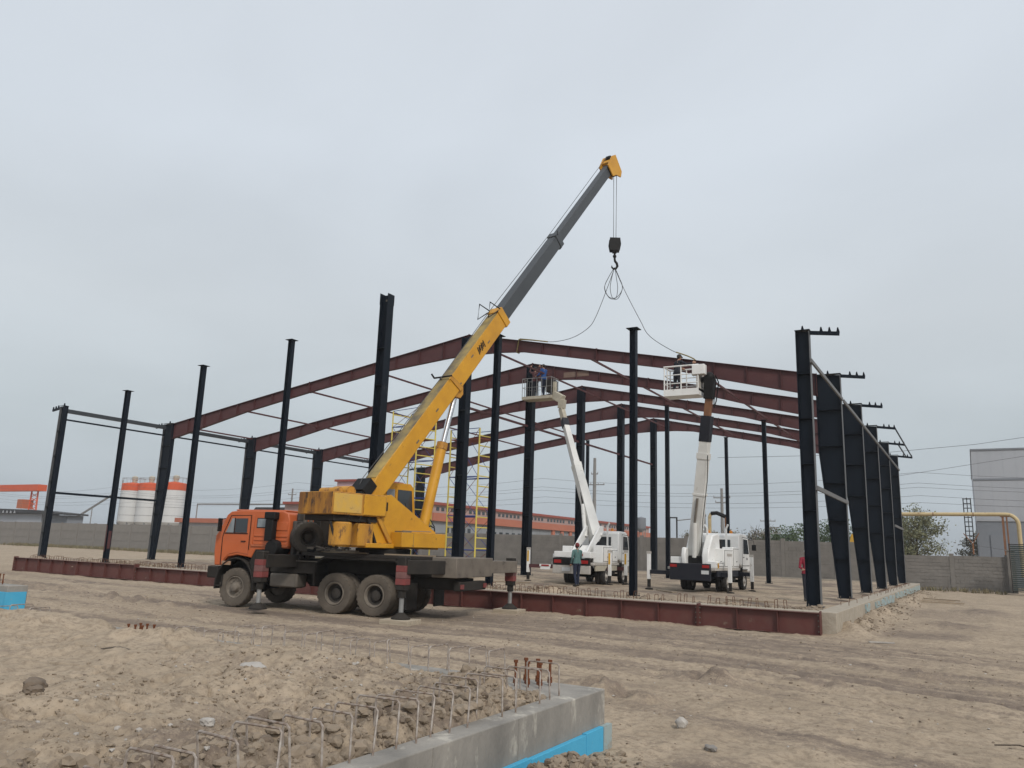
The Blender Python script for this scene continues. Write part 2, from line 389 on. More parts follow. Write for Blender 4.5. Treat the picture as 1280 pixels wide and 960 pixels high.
def ground_fn(x, y, inside=True, track=False):
    """height and soil moisture (0 dry sand .. 1 churned earth) of the building site"""
    base = -.6 + .035 * fbm(x / 7, y / 7, 1, 3)
    fine = .022 * fbm(x / .6, y / .6, 5, 5, .6) + .008 * fbm(x / .13, y / .13, 9, 3)
    # wheel tracks: strips that follow the vehicles past the foundation and bend towards the right foreground
    q = y + .45 * 2.2 * np.log1p(np.exp(np.clip((x - .5) / 2.2, -30, 30))) + .35 * vnoise(x / 9, y / 9, 41)
    t = x * .8 - y * .35
    road = rectmask(x, y, -60, 40, -17.0, -2.8, .8) * (1 - rectmask(x, y, -60, .6, -40, -17.0, .3))
    road = np.maximum(road, sstep(.9, 1.6, x) * (1 - sstep(-4, -2, y)))
    rut = vnoise(q / .40, t / 13, 51) * .55 + vnoise(q / .17, t / 7, 57) * .4 + vnoise(q / .09, t / 3.5, 58) * .2
    trk = np.zeros_like(x); tread = np.zeros_like(x)             # tyre tracks proper, in pairs, each with its cleats
    for q0, wd, st_ in ((-4.1, .17, 1), (-5.9, .17, 2), (-6.6, .20, 3), (-8.5, .20, 4), (-9.3, .16, 5), (-11.1, .16, 6), (-12.0, .22, 7), (-13.0, .16, 8), (-13.9, .22, 9), (-14.9, .18, 10), (-16.6, .2, 11)):
        dq = q - q0 - .30 * vnoise(t / 7, t * 0 + st_, 131) - .08 * vnoise(t / 1.7, t * 0 + st_, 133)
        on = sstep(-.35, .15, vnoise(t / 6, t * 0 + st_ * 3, 135))
        b_ = np.exp(-(dq / wd) ** 4) * on
        trk = np.maximum(trk, b_); tread = tread + b_ * np.sign(np.sin((t + np.abs(dq) * 1.2) * 2 * math.pi / .17))
        h_edge = np.exp(-((np.abs(dq) - wd * 1.35) / .06) ** 2) * on
        tread = tread + 1.2 * h_edge
    trk = trk * road; cleat = vnoise(q / .3, t / .16, 61) * np.clip(vnoise(q / .6, t / 9, 63) + .1, 0, 1)
    h = base + fine + road * (.024 * rut + .012 * cleat) - .030 * trk + .014 * tread * trk
    churn0 = 0
    churn = np.clip(.31 + .65 * vnoise(q / 1.1, t / 10, 71) + .25 * vnoise(q / .28, t / 8, 73) - .35 * rut + .45 * trk * (.7 + .3 * tread), 0, 1) * road
    cx_, cy_ = x + 12.0, y + 6.6                                 # hard standing under the crane
    cm = np.exp(-(np.maximum(np.abs(cx_ * .989 + cy_ * .149) - 3.6, 0) / .5) ** 2 - (np.maximum(np.abs(-cx_ * .149 + cy_ * .989) - 3.2, 0) / .5) ** 2)
    h = h * (1 - cm) + cm * (-.602 + .35 * fine + .012 * rut)
    # side road right of the building
    lane = sstep(.9, 2.0, x) * sstep(-2.6, -.5, y)
    h = h + lane * (.03 * vnoise(x / .5, y / 8, 81) + .02 * vnoise(x / 1.5, y / 2.5, 83))
    churn = np.maximum(churn, lane * np.clip(.45 * vnoise(x / 1.1, y / 6, 85) + .5 * vnoise(x / 3, y / 3, 86), 0, 1))
    # spoil along the right side of the long foundation
    h = h + (.34 * (.6 + .6 * fbm(x / .8, y / .8, 91, 3))) * np.exp(-((x - 1.0) / .55) ** 2) * sstep(-3.0, -1.2, y) * (1 - sstep(30, 36, y))
    # earth thrown against the front beam
    h = h + .07 * (.5 + .6 * fbm(x / 4.5, y / 2, 93, 2)) * np.exp(-((y + 2.75) / .45) ** 2) * (1 - sstep(0, .6, x)) * sstep(-42, -40, x)
    # fill inside the long building
    m1 = rectmask(x, y, -40.7, .25, -1.75, 35.2, .12)
    f1 = -.06 + .05 * fbm(x / 3.1, y / 3.1, 101, 3) + .025 * fbm(x / .5, y / .5, 103, 3) \
        + .17 * np.clip(fbm(x / 1.2, y / .8, 105, 3) + .15, 0, 1.2) * np.exp(-((y + .75) / .42) ** 2)
    if not inside: m1 = m1 * 0
    h = h * (1 - m1) + f1 * m1
    churn = churn * (1 - m1) + m1 * np.clip(.34 + .75 * fbm(x / 2.2, y / 1.6, 107, 4), 0, 1)
    # near pad: earth heaped inside its frame of concrete
    m2 = rectmask(x, y, -13.3, .43, -34, -17.68, .10)
    lump = np.abs(fbm(x / .38, y / .38, 111, 4)); crack = np.abs(vnoise(x / .7 + .3 * vnoise(x / .3, y / .3, 3), y / .7, 113))
    edge = np.exp(-((x + .15) / .5) ** 2); rough2 = np.clip(.25 + .9 * fbm(x / 1.6, y / 1.2, 143, 3) + edge, 0, 1)
    f2 = .03 + .10 * fbm(x / 2.3, y / 2.3, 115, 3) + .055 * fbm(x / .55, y / .55, 116, 4, .55) + (.012 + .03 * rough2) * np.abs(fbm(x / .24, y / .24, 117, 5, .58)) + .014 * rough2 * vnoise(x / .12, y / .12, 118) - .035 * np.clip(vnoise(x / .33, y / .19, 141) - .45, 0, 1) * 2 \
        - .075 * np.exp(-(crack / .045) ** 2) + edge * (.19 * lump + .01) - .09 * sstep(.16, .40, x) \
        + .10 * gauss(x, y, -1.3, -19.6, 1.2, .7, .4) + .16 * gauss(x, y, -.35, -18.65, .35, .28) - .10 * sstep(-18.5, -17.9, y) - .10 * gauss(x, y, .1, -17.9, .6, .4) + .16 * gauss(x, y, -5.2, -18.0, 2.6, .6) + .20 * gauss(x, y, -8.6, -17.8, 1.6, .5) \
        + .08 * gauss(x, y, -2.4, -22.2, .9, .5) - .30 * gauss(x, y, -2.1, -23.1, .35, .9, .9)
    h = h * (1 - m2) + f2 * m2
    churn = churn * (1 - m2) + m2 * np.clip(.12 + .45 * fbm(x / .9, y / .9, 119, 4) + .35 * edge * lump * 2, 0, 1)
    h = h + .30 * gauss(x, y, -15.2, -15.9, 2.6, .9) * (1 - m2) + .22 * gauss(x, y, -18.0, -14.75, 3.0, .45) * (1 - m2)
    # spoil by the blue boards, humps on the haul road
    h = h + .34 * (.75 + .5 * lump) * gauss(x, y, 1.15, -19.6, .32, .75, -.25) * sstep(.62, .8, x)
    for cx, cy, rx, ry, a, k in ((.05, -12.2, .9, .35, -.35, .10), (-.6, -14.4, .9, .3, -.45, .12), (1.7, -11.4, 1.2, .3, -.3, .06), (3.4, 5, 1.0, 1.8, .1, .04),
                                 (4.2, 14, 1.2, 3, .1, .03), (-4, -6, 2, .4, .1, .06), (-26, -8, 3, .7, .1, .12), (-19, -9.5, 3, .5, 0, .10), (3, -9, 1.6, .3, -.4, .06)):
        g = gauss(x, y, cx, cy, rx, ry, a) * (1 - m2)
        h = h + 1.7 * k * g * (.7 + .8 * fbm(x / .35, y / .35, 121, 3)); churn = np.maximum(churn, g * .95)
    if track: return h, np.clip(churn, 0, 1), np.stack([q, t, np.clip(np.maximum(road, lane * .5) * (1 - m2), 0, 1)], 1)
    return h, np.clip(churn, 0, 1)
def gz(x, y):
    return float(ground_fn(np.array([float(x)]), np.array([float(y)]))[0][0])

def make_ground():
    cx, cy = 4.06, -25.54
    head = math.pi / 2 + .5277
    a_f = np.linspace(head - R(48), head + R(48), 760)
    a_c = np.linspace(head + R(48), head + 2 * math.pi - R(48), 90)[1:-1]
    ang = np.concatenate([a_f, a_c])
    inv = np.linspace(1 / 3.0, 1 / 140.0, 600)
    rad = np.concatenate([np.linspace(.3, 2.9, 12), 1 / inv, np.geomspace(150, 4000, 26)])
    A, Rr = np.meshgrid(ang, rad)
    X = cx + np.cos(A) * Rr; Y = cy + np.sin(A) * Rr
    H, Wt, Tr = ground_fn(X.ravel(), Y.ravel(), False, True)
    n = len(ang); m = len(rad)
    co = np.stack([X.ravel(), Y.ravel(), H], 1)
    co = np.concatenate([co, [[cx, cy, gz(cx, cy)]]])
    i, k = np.meshgrid(np.arange(m - 1), np.arange(n), indexing='ij'); k2 = (k + 1) % n
    quads = np.stack([i * n + k, (i + 1) * n + k, (i + 1) * n + k2, i * n + k2], -1).reshape(-1, 4)
    me = bpy.data.meshes.new('ground')
    c = m * n
    tri = np.stack([np.full(n, c), np.arange(n), (np.arange(n) + 1) % n], 1)
    me.vertices.add(len(co)); me.vertices.foreach_set('co', co.astype(np.float32).ravel())
    nl = quads.size + tri.size
    me.loops.add(nl); me.loops.foreach_set('vertex_index', np.concatenate([quads.ravel(), tri.ravel()]).astype(np.int32))
    npoly = len(quads) + len(tri)
    me.polygons.add(npoly)
    st = np.concatenate([np.arange(len(quads)) * 4, quads.size + np.arange(len(tri)) * 3]).astype(np.int32)
    me.polygons.foreach_set('loop_start', st)
    me.update(calc_edges=True)
    me.polygons.foreach_set('use_smooth', [True] * npoly)
    at = me.attributes.new('soil', 'FLOAT', 'POINT'); at.data.foreach_set('value', np.concatenate([Wt, [0]]).astype(np.float32))
    at = me.attributes.new('track', 'FLOAT_VECTOR', 'POINT'); at.data.foreach_set('vector', np.concatenate([Tr, [[0, 0, 0]]]).astype(np.float32).ravel())
    m_ = bpy.data.materials.new('soil'); m_.use_nodes = True
    N = m_.node_tree.nodes; Lk = m_.node_tree.links; b = N['Principled BSDF']
    b.inputs['Roughness'].default_value = .95; b.inputs['Specular IOR Level'].default_value = .15
    co_ = N.new('ShaderNodeTexCoord')
    def noise(s, d=6, r=.6):
        q = N.new('ShaderNodeTexNoise'); q.inputs['Scale'].default_value = s; q.inputs['Detail'].default_value = d; q.inputs['Roughness'].default_value = r
        Lk.new(co_.outputs['Object'], q.inputs['Vector']); return q.outputs[0]
    def rng(s, a, b_, c_=0, d_=1):
        q = N.new('ShaderNodeMapRange'); Lk.new(s, q.inputs[0])
        for i_, v_ in enumerate((a, b_, c_, d_)): q.inputs[i_ + 1].default_value = v_
        return q.outputs[0]
    def mixc(f, a, b_):
        q = N.new('ShaderNodeMix'); q.data_type = 'RGBA'; Lk.new(f, q.inputs[0])
        for i_, v_ in ((6, a), (7, b_)):
            if isinstance(v_, tuple): q.inputs[i_].default_value = (*v_, 1)
            else: Lk.new(v_, q.inputs[i_])
        return q.outputs[2]
    dry = mixc(rng(noise(.9, 7), .35, .68), (.45, .36, .265), (.345, .275, .20))
    dry = mixc(rng(noise(9, 8, .72), .46, .64), dry, (.26, .205, .15))
    wet = mixc(rng(noise(2.2, 7), .35, .65), (.178, .140, .112), (.235, .185, .145))
    atn = N.new('ShaderNodeAttribute'); atn.attribute_name = 'soil'
    sm = N.new('ShaderNodeMath'); sm.operation = 'ADD'; Lk.new(atn.outputs['Fac'], sm.inputs[0]); Lk.new(rng(noise(3.5, 8, .7), .3, .7, -.28, .28), sm.inputs[1])
    trk = N.new('ShaderNodeAttribute'); trk.attribute_name = 'track'
    tsep = N.new('ShaderNodeSeparateXYZ'); Lk.new(trk.outputs['Vector'], tsep.inputs[0])
    def tnoise(sx_, sy_, d=4, r=.6):
        c_ = N.new('ShaderNodeCombineXYZ')
        for k_, (o_, s_) in enumerate(((tsep.outputs[0], sx_), (tsep.outputs[1], sy_))):
            m3_ = N.new('ShaderNodeMath'); m3_.operation = 'MULTIPLY'; m3_.inputs[1].default_value = s_; Lk.new(o_, m3_.inputs[0]); Lk.new(m3_.outputs[0], c_.inputs[k_])
        q_ = N.new('ShaderNodeTexNoise'); q_.inputs['Scale'].default_value = 1; q_.inputs['Detail'].default_value = d; q_.inputs['Roughness'].default_value = r
        Lk.new(c_.outputs[0], q_.inputs['Vector']); return q_.outputs[0]
    def op(o_, a_, b_):
        q_ = N.new('ShaderNodeMath'); q_.operation = o_
        for k_, v_ in enumerate((a_, b_)):
            if isinstance(v_, (int, float)): q_.inputs[k_].default_value = v_
            else: Lk.new(v_, q_.inputs[k_])
        return q_.outputs[0]
    streak = op('MULTIPLY', op('ADD', rng(tnoise(1.6, .22, 6, .68), .32, .68, -.30, .30), rng(tnoise(8, .9, 5, .7), .3, .7, -.26, .26)), tsep.outputs[2])
    grit = op('ADD', rng(noise(5.5, 10, .78), .3, .7, -.30, .30), rng(noise(34, 6, .8), .34, .66, -.34, .34))
    sm2 = op('ADD', op('ADD', sm.outputs[0], streak), grit)
    col = mixc(rng(sm2, .15, .95), dry, wet)
    col = mixc(rng(noise(55, 3, .6), .66, .74), col, (.46, .39, .31))
    col = mixc(rng(noise(30, 5, .75), .60, .70), col, (.14, .11, .084))
    Lk.new(col, b.inputs['Base Color'])
    bp = N.new('ShaderNodeBump'); bp.inputs['Strength'].default_value = .65; bp.inputs['Distance'].default_value = .05
    hsum = op('ADD', noise(7, 12, .74), op('MULTIPLY', op('MULTIPLY', tnoise(7, .9, 6, .7), tsep.outputs[2]), .5))
    Lk.new(hsum, bp.inputs['Height']); Lk.new(bp.outputs[0], b.inputs['Normal'])
    me.materials.append(m_)
    MATS['soil'] = m_
    return kind(put('ground', me), 'structure')
make_ground()
def make_fill():
    xs = np.linspace(-40.62, .42, 330); v = np.concatenate([np.linspace(0, .16, 60), np.linspace(.16, 1, 110)[1:]])
    Xg, V = np.meshgrid(xs, v)
    y0 = -2.2 + (-Xg) * (.85 / 40.9) + .28
    Yg = y0 + (35.5 - y0) * V
    H, Wt, Tr = ground_fn(np.clip(Xg.ravel(), -40.3, -.1), np.clip(Yg.ravel(), -1.2, 34.8), True, True)
    H = np.where(Yg.ravel() < y0.ravel() + .30, np.minimum(H, -.012), H)
    H = np.where((Xg.ravel() > .12) | (Xg.ravel() < -40.35) | (Yg.ravel() > 35.2), np.minimum(H, -.03), H)
    n = len(xs); m = len(v)
    i, k = np.meshgrid(np.arange(m - 1), np.arange(n - 1), indexing='ij')
    qd = np.stack([i * n + k, i * n + k + 1, (i + 1) * n + k + 1, (i + 1) * n + k], -1).reshape(-1, 4)
    me = bpy.data.meshes.new('sand_ground'); me.from_pydata(np.stack([Xg.ravel(), Yg.ravel(), H], 1).tolist(), [], qd.tolist())
    me.polygons.foreach_set('use_smooth', [True] * len(me.polygons))
    at = me.attributes.new('soil', 'FLOAT', 'POINT'); at.data.foreach_set('value', Wt.astype(np.float32))
    at = me.attributes.new('track', 'FLOAT_VECTOR', 'POINT'); Tr[:, 2] = .45; at.data.foreach_set('vector', Tr.astype(np.float32).ravel())
    me.materials.append(MATS['soil'])
    return kind(put('sand_ground', me), 'structure')
make_fill()

# ------------------------------------------------------------------ long foundation under the steel frame
FY = [0, 6.78, 13.56, 20.34, 27.12, 33.9]                      # frame lines
def front_y(x): return -2.2 + (-x) * (.85 / 40.9)
fd = thing('foundation', 'long concrete foundation strip carrying the dark steel columns', 'foundation', (0, 0, 0))
MB().prism([(-40.1, front_y(-40.1)), (.75, front_y(.75)), (.75, front_y(.75) + .55), (-40.1, front_y(-40.1) + .55)], 'z', -.9, 0.0).build('front_strip', ['concrete_top'], fd, bevel=.012)
MB().box(.2, .75, -1.62, 35.3, -.9, -.004).build('side_strip', ['concrete_top'], fd, bevel=.012)
MB().box(-40.75, -40.25, -.75, 35.3, -.9, -.004).build('side_strip', ['concrete_top'], fd)
MB().box(-40.9, .75, 35.304, 35.8, -.9, 0).build('back_strip', ['concrete_top'], fd)
yy = -1.9
rnd = random.Random(5)
ib_me = MB().box(0, .05, 0, 1, -.14, .14).mesh('insulation_board', 'insulation_pale', 0)
while yy < 34:
    ln = rnd.uniform(1.1, 2.4)
    if rnd.random() < .72:
        put('insulation_board', ib_me, fd, (.752, yy + .02, -.22 + rnd.uniform(-.03, .03)), scale=(1, ln - .04, 1))
    yy += ln
def stirrup_mesh(name, w_, h_, r=.007, m='rebar', foot=.12):
    return MB().path([(-w_ / 2, 0, -foot), (-w_ / 2, 0, h_ - .02), (-w_ / 2 + .02, 0, h_), (w_ / 2 - .02, 0, h_), (w_ / 2, 0, h_ - .02), (w_ / 2, 0, -foot)], r, 6).mesh(name, m)
st_far = [stirrup_mesh('stirrup', .24, .24, .009, 'rebar_rust'), stirrup_mesh('stirrup', .24, .18, .009, 'rebar_rust')]
x = -39.5
while x < -.4:
    if rnd.random() < .9:
        o = put('stirrup', rnd.choice(st_far), fd, (x, front_y(x) + .33, 0), rz=R(90) + rnd.uniform(-.15, .15))
        o.rotation_euler[0] = rnd.uniform(-.15, .15)
    x += rnd.uniform(.19, .27)
y = 1.0
while y < 30:
    if rnd.random() < .4: put('stirrup', st_far[1], fd, (.42, y, -.06), rz=rnd.uniform(-.2, .2))
    y += .5

# maroon beam sections lying along the front of it
segs = [(-40.0, -29.6), (-29.55, -17.2), (-17.15, -3.0), (-2.95, .36)]
seg_l = ['leftmost maroon beam section lying on the ground along the foundation', 'maroon beam section on the ground left of and behind the orange crane cab',
         'long maroon beam section on the ground behind the crane truck, along the foundation', 'short maroon beam section on the ground at the right corner of the foundation']
for (x0, x1), lb in zip(segs, seg_l):
    y0 = front_y(x0) - .14; y1 = front_y(x1) - .14
    zb = -.60; dz = .09 if x0 < -30 else .0
    b = thing('steel_beam', lb, 'beam', (x0, y0, zb), math.atan2(y1 - y0, x1 - x0), 'maroon beam sections lying along the foundation')
    L = math.hypot(x1 - x0, y1 - y0); hh = .58 + dz
    MB().box(0, L, -.006, .006, .014, hh - .014).build('web', 'beam_red', b)
    MB().box(0, L, -.12, .10, 0, .014).build('flange', 'beam_red', b)
    MB().box(0, L, -.12, .10, hh - .014, hh).build('flange', 'beam_red', b)
    n = max(2, round(L / 1.15))
    for k in range(n + 1):
        xx = min(max(L * k / n, .008), L - .008)
        plate('stiffener', 'beam_red', b, xx - .006, xx + .006, -.115, -.007, .016, hh - .016)
    plate('end_plate', 'beam_red', b, -.02, -.002, -.13, .11, -.02, hh + .05)
    plate('end_plate', 'beam_red', b, L + .002, L + .018, -.13, .11, -.02, hh + .05)
    for e_ in (0, 1):
        for k in range(4):
            zz = .08 + k * .14
            plate('bolt', 'steel_worn', b, (L - .05 if e_ else .0), (L - .0 if e_ else .05), -.10, -.07, zz, zz + .03)

# ------------------------------------------------------------------ steel frame
def isect(mb, A, B, fw, tf=.018, tw=.012, yc=0.0, miA=0, miB=0):
    """I-section between two outlines A and B given as (x, z); flanges fw wide along y"""
    for i in range(len(A) - 1):
        a0, a1, b0, b1 = [Vector(q) for q in (A[i], A[i + 1], B[i], B[i + 1])]
        da = (a1 - a0).normalized(); na = Vector((-da.y, da.x)); na = na if na.dot(b0 - a0) > 0 else -na
        db = (b1 - b0).normalized(); nb = Vector((-db.y, db.x)); nb = nb if nb.dot(a0 - b0) > 0 else -nb
        mb.prism([a0, a1, a1 + na * tf, a0 + na * tf], 'y', yc - fw / 2, yc + fw / 2, miA)
        mb.prism([b0, b1, b1 + nb * tf, b0 + nb * tf], 'y', yc - fw / 2, yc + fw / 2, miB)
        mb.prism([a0 + na * tf, a1 + na * tf, b1 + nb * tf, b0 + nb * tf], 'y', yc - tw / 2, yc + tw / 2)
    return mb
def lerp(a, b, t): return a + (b - a) * t

def edge_column(side, i, label):
    """tapered eave column of frame i; local x points into the building, z up"""
    o_x = .05 if side == 'R' else -40.55
    s = -1 if side == 'R' else 1
    top_w, bot_w, H = (.42, .41, 8.5) if i == 0 else (.92, .44, 8.5)
    t = thing('steel_column', label, 'column', (o_x, FY[i], 0), 0, 'dark eave columns of the steel frame')
    mb = MB()
    A = [(0, .02), (0, H * .64), (0, H - .04)]; Bq = [(s * bot_w, .02), (s * lerp(bot_w, top_w, .98), H * .64), (s * top_w, H)]
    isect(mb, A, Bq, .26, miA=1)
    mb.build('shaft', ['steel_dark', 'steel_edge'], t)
    plate('base_plate', 'steel_dark', t, -.06 * s, s * (bot_w + .06), -.18, .18, 0, .02)
    n = 6 if i else 6
    for k in range(1, n):
        z = H * k / n; w_ = lerp(bot_w, top_w, min(1, k / n / .65))
        for q in (-1, 1):
            plate('stiffener', 'steel_dark', t, s * .02, s * (w_ - .02), q * .007, q * .125, z - .006, z + .006)
    plate('cap_plate', 'steel_dark', t, -.02 * s, s * (top_w + .02), -.14, .14, H + .002, H + .016)
    for q in (-1, 1):
        for r_ in (.06, bot_w - .06):
            MB().tube((s * r_, q * .155, -.02), (s * r_, q * .155, .09), .016, n=6).build('anchor_bolt', 'steel_worn', t)
    # outrigger bracket with purlin clips
    arm = MB().bar((-s * .0, 0, H - .08), (-s * .88, 0, H - .20), .07, .12).build('bracket_arm', 'steel_dark', t)
    for k in range(4):
        u = k / 3; px = -s * lerp(.1, .84, u); pz = H - .03 - .12 * lerp(.1, 1, u)
        if k == 0: px = s * top_w * .5; pz = H + .016
        MB().prism([(px - .05, pz), (px + .05, pz), (px + .02 * s, pz + .14), (px - .01 * s, pz + .16)], 'y', -.03, .03).build('purlin_clip', 'steel_dark', arm)
    return t
rl = ['dark steel corner column at the right front corner of the foundation', 'tapered dark steel column, second from the front in the right-hand row',
      'tapered dark steel column, third from the front in the right-hand row', 'tapered dark steel column, fourth from the front in the right-hand row',
      'tapered dark steel column, fifth from the front in the right-hand row', 'rearmost dark steel column of the right-hand row']
ll = ['leftmost dark steel column at the left front corner of the frame', 'tapered dark steel column in front of the white silos',
      'tapered dark steel column rising behind the orange crane cab', 'tapered dark steel column rising behind the rusty counterweight of the crane',
      'tapered dark steel column, fifth of the left row, mostly hidden by the boom foot', 'rearmost dark steel column of the left row, mostly behind the yellow crane']
for i in range(6):
    edge_column('R', i, rl[i]); edge_column('L', i, ll[i])

TOPL = [(-39.68, 8.48), (-33.1, 9.52), (-28.1, 10.29), (-23.2, 11.05), (-18.55, 11.76), (-17.35, 11.95)]
BOTL = [(-39.68, 7.5), (-33.1, 8.88), (-28.1, 9.72), (-23.2, 10.45), (-18.55, 10.84), (-17.35, 10.88)]
TOPR = [(-17.35, 11.95), (-15.55, 11.58), (-14.2, 11.31), (-10.3, 10.51), (-7, 9.83), (-5.2, 9.46), (-.82, 8.56)]
BOTR = [(-17.35, 10.88), (-15.55, 10.86), (-14.2, 10.76), (-10.3, 9.99), (-7, 9.33), (-5.2, 8.80), (-.82, 7.68)]
def zat(P, x):
    for a, b in zip(P, P[1:]):
        if a[0] <= x <= b[0]: return lerp(a[1], b[1], (x - a[0]) / (b[0] - a[0]))
RL = ['nearest of the five maroon roof rafters, with the crane sling tied to it', 'second maroon roof rafter from the front, its ridge by the men in the left basket',
      'third maroon roof rafter from the front', 'fourth maroon roof rafter from the front', 'rearmost of the five maroon roof rafters']
for i in range(1, 6):
    t = thing('rafter', RL[i - 1], 'rafter', (-17.35, FY[i], 0), 0, 'maroon roof rafters')
    ox = 17.35
    for T_, B_, cuts in ((TOPL, BOTL, ((0, 2), (2, 5))), (TOPR, BOTR, ((0, 3), (3, 6)))):
        for c0, c1 in cuts:
            mb = MB()
            A = [(p[0] + ox, p[1]) for p in T_[c0:c1 + 1]]; Bq = [(p[0] + ox, p[1]) for p in B_[c0:c1 + 1]]
            isect(mb, A, Bq, .22)
            sg = mb.build('rafter_segment', 'maroon', t)
            xa, xb = T_[c0][0], T_[c1][0]
            n = max(3, round((xb - xa) / 1.45))
            for k in range(n + 1):
                xx = lerp(xa, xb, k / n); xx = min(max(xx, xa + .01), xb - .01)
                z0, z1 = zat(B_, xx) + .02, zat(T_, xx) - .02
                e_ = k in (0, n)
                for q in (-1, 1):
                    plate('stiffener', 'maroon', sg, xx + ox - .006, xx + ox + .006, q * .007, q * (.125 if e_ else .105), z0 - (.05 if e_ else 0), z1 + (.05 if e_ else 0))
    if i == 2: plate('repair_patch', 'maroon_patch', t, 2.0, 3.55, -.02, -.0075, 10.95, 11.25)
# roof struts between the rafters
SX = [(-33.5, 8.93), (-28.3, 9.77), (-23.4, 10.50), (-16.0, 10.95), (-10.9, 10.20), (-5.5, 8.98)]
side_n = ['nearest the left eave', 'second from the left eave', 'third from the left eave',
          'just right of the ridge', 'second right of the ridge', 'nearest the right eave']
bay_n = ['first and second rafters', 'second and third rafters', 'third and fourth rafters', 'fourth and rearmost rafters']
for b in range(4):
    for (sx, sz), sn in zip(SX, side_n):
        o = MB().bar((0, .12, 0), (0, 6.66, 0), .07, .09).build('roof_strut', 'maroon', None, (sx, FY[b + 1], sz + .06))
        tag(o, 'thin maroon strut between %s, %s' % (bay_n[b], sn), 'strut', 'thin roof struts between the rafters')
for b in range(4):
    o = MB().bar((0, .2, 0), (0, 6.5, 0), .09, .11).build('ridge_strut', 'maroon', None, (-17.3, FY[b + 1] - .28, 8.2))
    tag(o, 'maroon tie below the ridge linking the middle columns of the %s' % bay_n[b], 'strut', 'ties between the middle columns')
# eave girts, left side
mat('girt_grey', (.055, .062, .07), (.035, .04, .046), 1.5, .5)
for b in range(4):
    for z, w_, h_, m, nm in ((8.24, .16, .22, 'girt_grey', 'upper'), (7.74, .07, .09, 'steel_dark', 'lower')):
        o = MB().bar((0, .15, 0), (0, 6.63, 0), w_, h_).build('eave_girt', m, None, (-40.3, FY[b], z))
        tag(o, '%s dark eave beam of the left side, %s bay from the front' % (nm, ORD[b]), 'beam', 'dark eave beams on the left side')
    if b:
        o = MB().bar((0, .15, 0), (0, 6.63, 0), .07, .09).build('eave_girt', 'maroon', None, (-39.9, FY[b], 8.42))
        tag(o, 'thin maroon eave strut of the left side, %s bay from the front' % ORD[b], 'strut', 'maroon eave struts on the left side')
for z, y0, y1, lb in ((3.6, .15, 6.63, 'dark strut at mid height between the two leftmost columns'),):
    tag(MB().bar((0, y0, 0), (0, y1, 0), .10, .12).build('wall_strut', 'steel_dark', None, (-40.3, 0, z)), lb, 'strut')
# struts of the right side
for b in range(5):
    o = MB().bar((0, -.3 if b == 0 else .14, 0), (0, 6.6, 0), .06, .12).build('wall_strut', 'strut_grey', None, (.10, FY[b], 7.45))
    tag(o, 'light grey strut near the top of the right-hand columns, %s bay from the front' % ORD[b], 'strut', 'light struts along the right-hand columns')
tag(MB().bar((0, -.3, 0), (0, 6.6, 0), .06, .13).build('wall_strut', 'strut_grey', None, (.10, 0, 3.5)), 'light grey strut at mid height beside the right front corner column', 'strut')
tag(MB().bar((0, .14, 0), (0, 6.6, 0), .06, .13).build('wall_strut', 'strut_grey', None, (.10, FY[4], 3.5)), 'light grey strut at mid height between the two rearmost right-hand columns', 'strut')
for q, (xa, za, lb) in enumerate(((.92, 8.28, 'outer dark eave rail across the bracket ends of the rearmost right columns'), (.55, 8.34, 'inner dark eave rail across the brackets of the rearmost right columns'))):
    tag(MB().bar((0, 0, 0), (0, 13.56 if q == 0 else 6.78, 0), .05, .08).build('eave_rail', 'steel_dark', None, (xa, FY[3 if q == 0 else 4], za + .04)), lb, 'rail')

def h_column(name, loc, H, w_, label, group, capw=0.0, m='steel_dark', rz=0, channel=False):
    t = thing(name, label, 'column', loc, rz, group)
    mb = MB(); isect(mb, [(-w_ / 2, .02), (-w_ / 2, H)], [(w_ / 2, .02), (w_ / 2, H)], w_ if not channel else w_ * .9, tf=.016, tw=.012)
    mb.build('shaft', m, t)
    plate('base_plate', 'steel_dark', t, -w_ * .8, w_ * .8, -w_ * .8, w_ * .8, 0, .02)
    for a in (-1, 1):
        for b in (-1, 1):
            MB().tube((a * w_ * .68, b * w_ * .68, -.03), (a * w_ * .68, b * w_ * .68, .10), .014, n=6).build('anchor_bolt', 'steel_worn', t)
    if capw: plate('cap_plate', m, t, -capw / 2, capw / 2, -capw / 2, capw / 2, H + .001, H + .02)
    if w_ > .3:
        for k in range(1, int(H / 1.6)):
            z = k * 1.6
            for q in (-1, 1): plate('stiffener', m, t, -w_ / 2 + .018, w_ / 2 - .018, q * .007, q * (w_ / 2 - .01), z - .006, z + .006)
    return t
for x, H, lb in ((-5.88, 9.2, 'dark slim gable post with a flat cap standing between the two white lift trucks'),
                 (-11.52, 9.55, 'dark slim gable post passing beside the yellow scaffold tower'),
                 (-22.78, 10.55, 'dark slim gable post with a flat cap rising behind the orange cab roof'),
                 (-28.75, 9.84, 'dark slim gable post with a flat cap just left of the orange cab'),
                 (-34.62, 8.97, 'dark slim gable post, second upright from the left, rust red near its foot')):
    t = h_column('gable_post', (x, 0, 0), H, .22, lb, 'slim gable posts of the front wall', .42)
    if x < -30: MB().box(-.112, -.02, -.1125, -.1122, .55, 1.9).box(.1102, .1122, -.10, .06, .7, 1.6).build('primer_patch', 'maroon', t)
t = h_column('ridge_column', (-17.25, 0, 0), 12.0, .42, 'tallest dark column, heavy and open topped, left of the crane boom', 'heavy middle columns')
for a_, z_ in ((-.222, 12.06), (.212, 12.02)): MB().box(a_, a_ + .01, -.22, .22, 11.55, z_).build('head_lip', 'steel_dark', t)
MB().prism([(-.05, 11.72), (.05, 11.72), (.05, 11.8), (-.05, 11.8)], 'y', -.03, .03).build('clip', 'steel_worn', t)
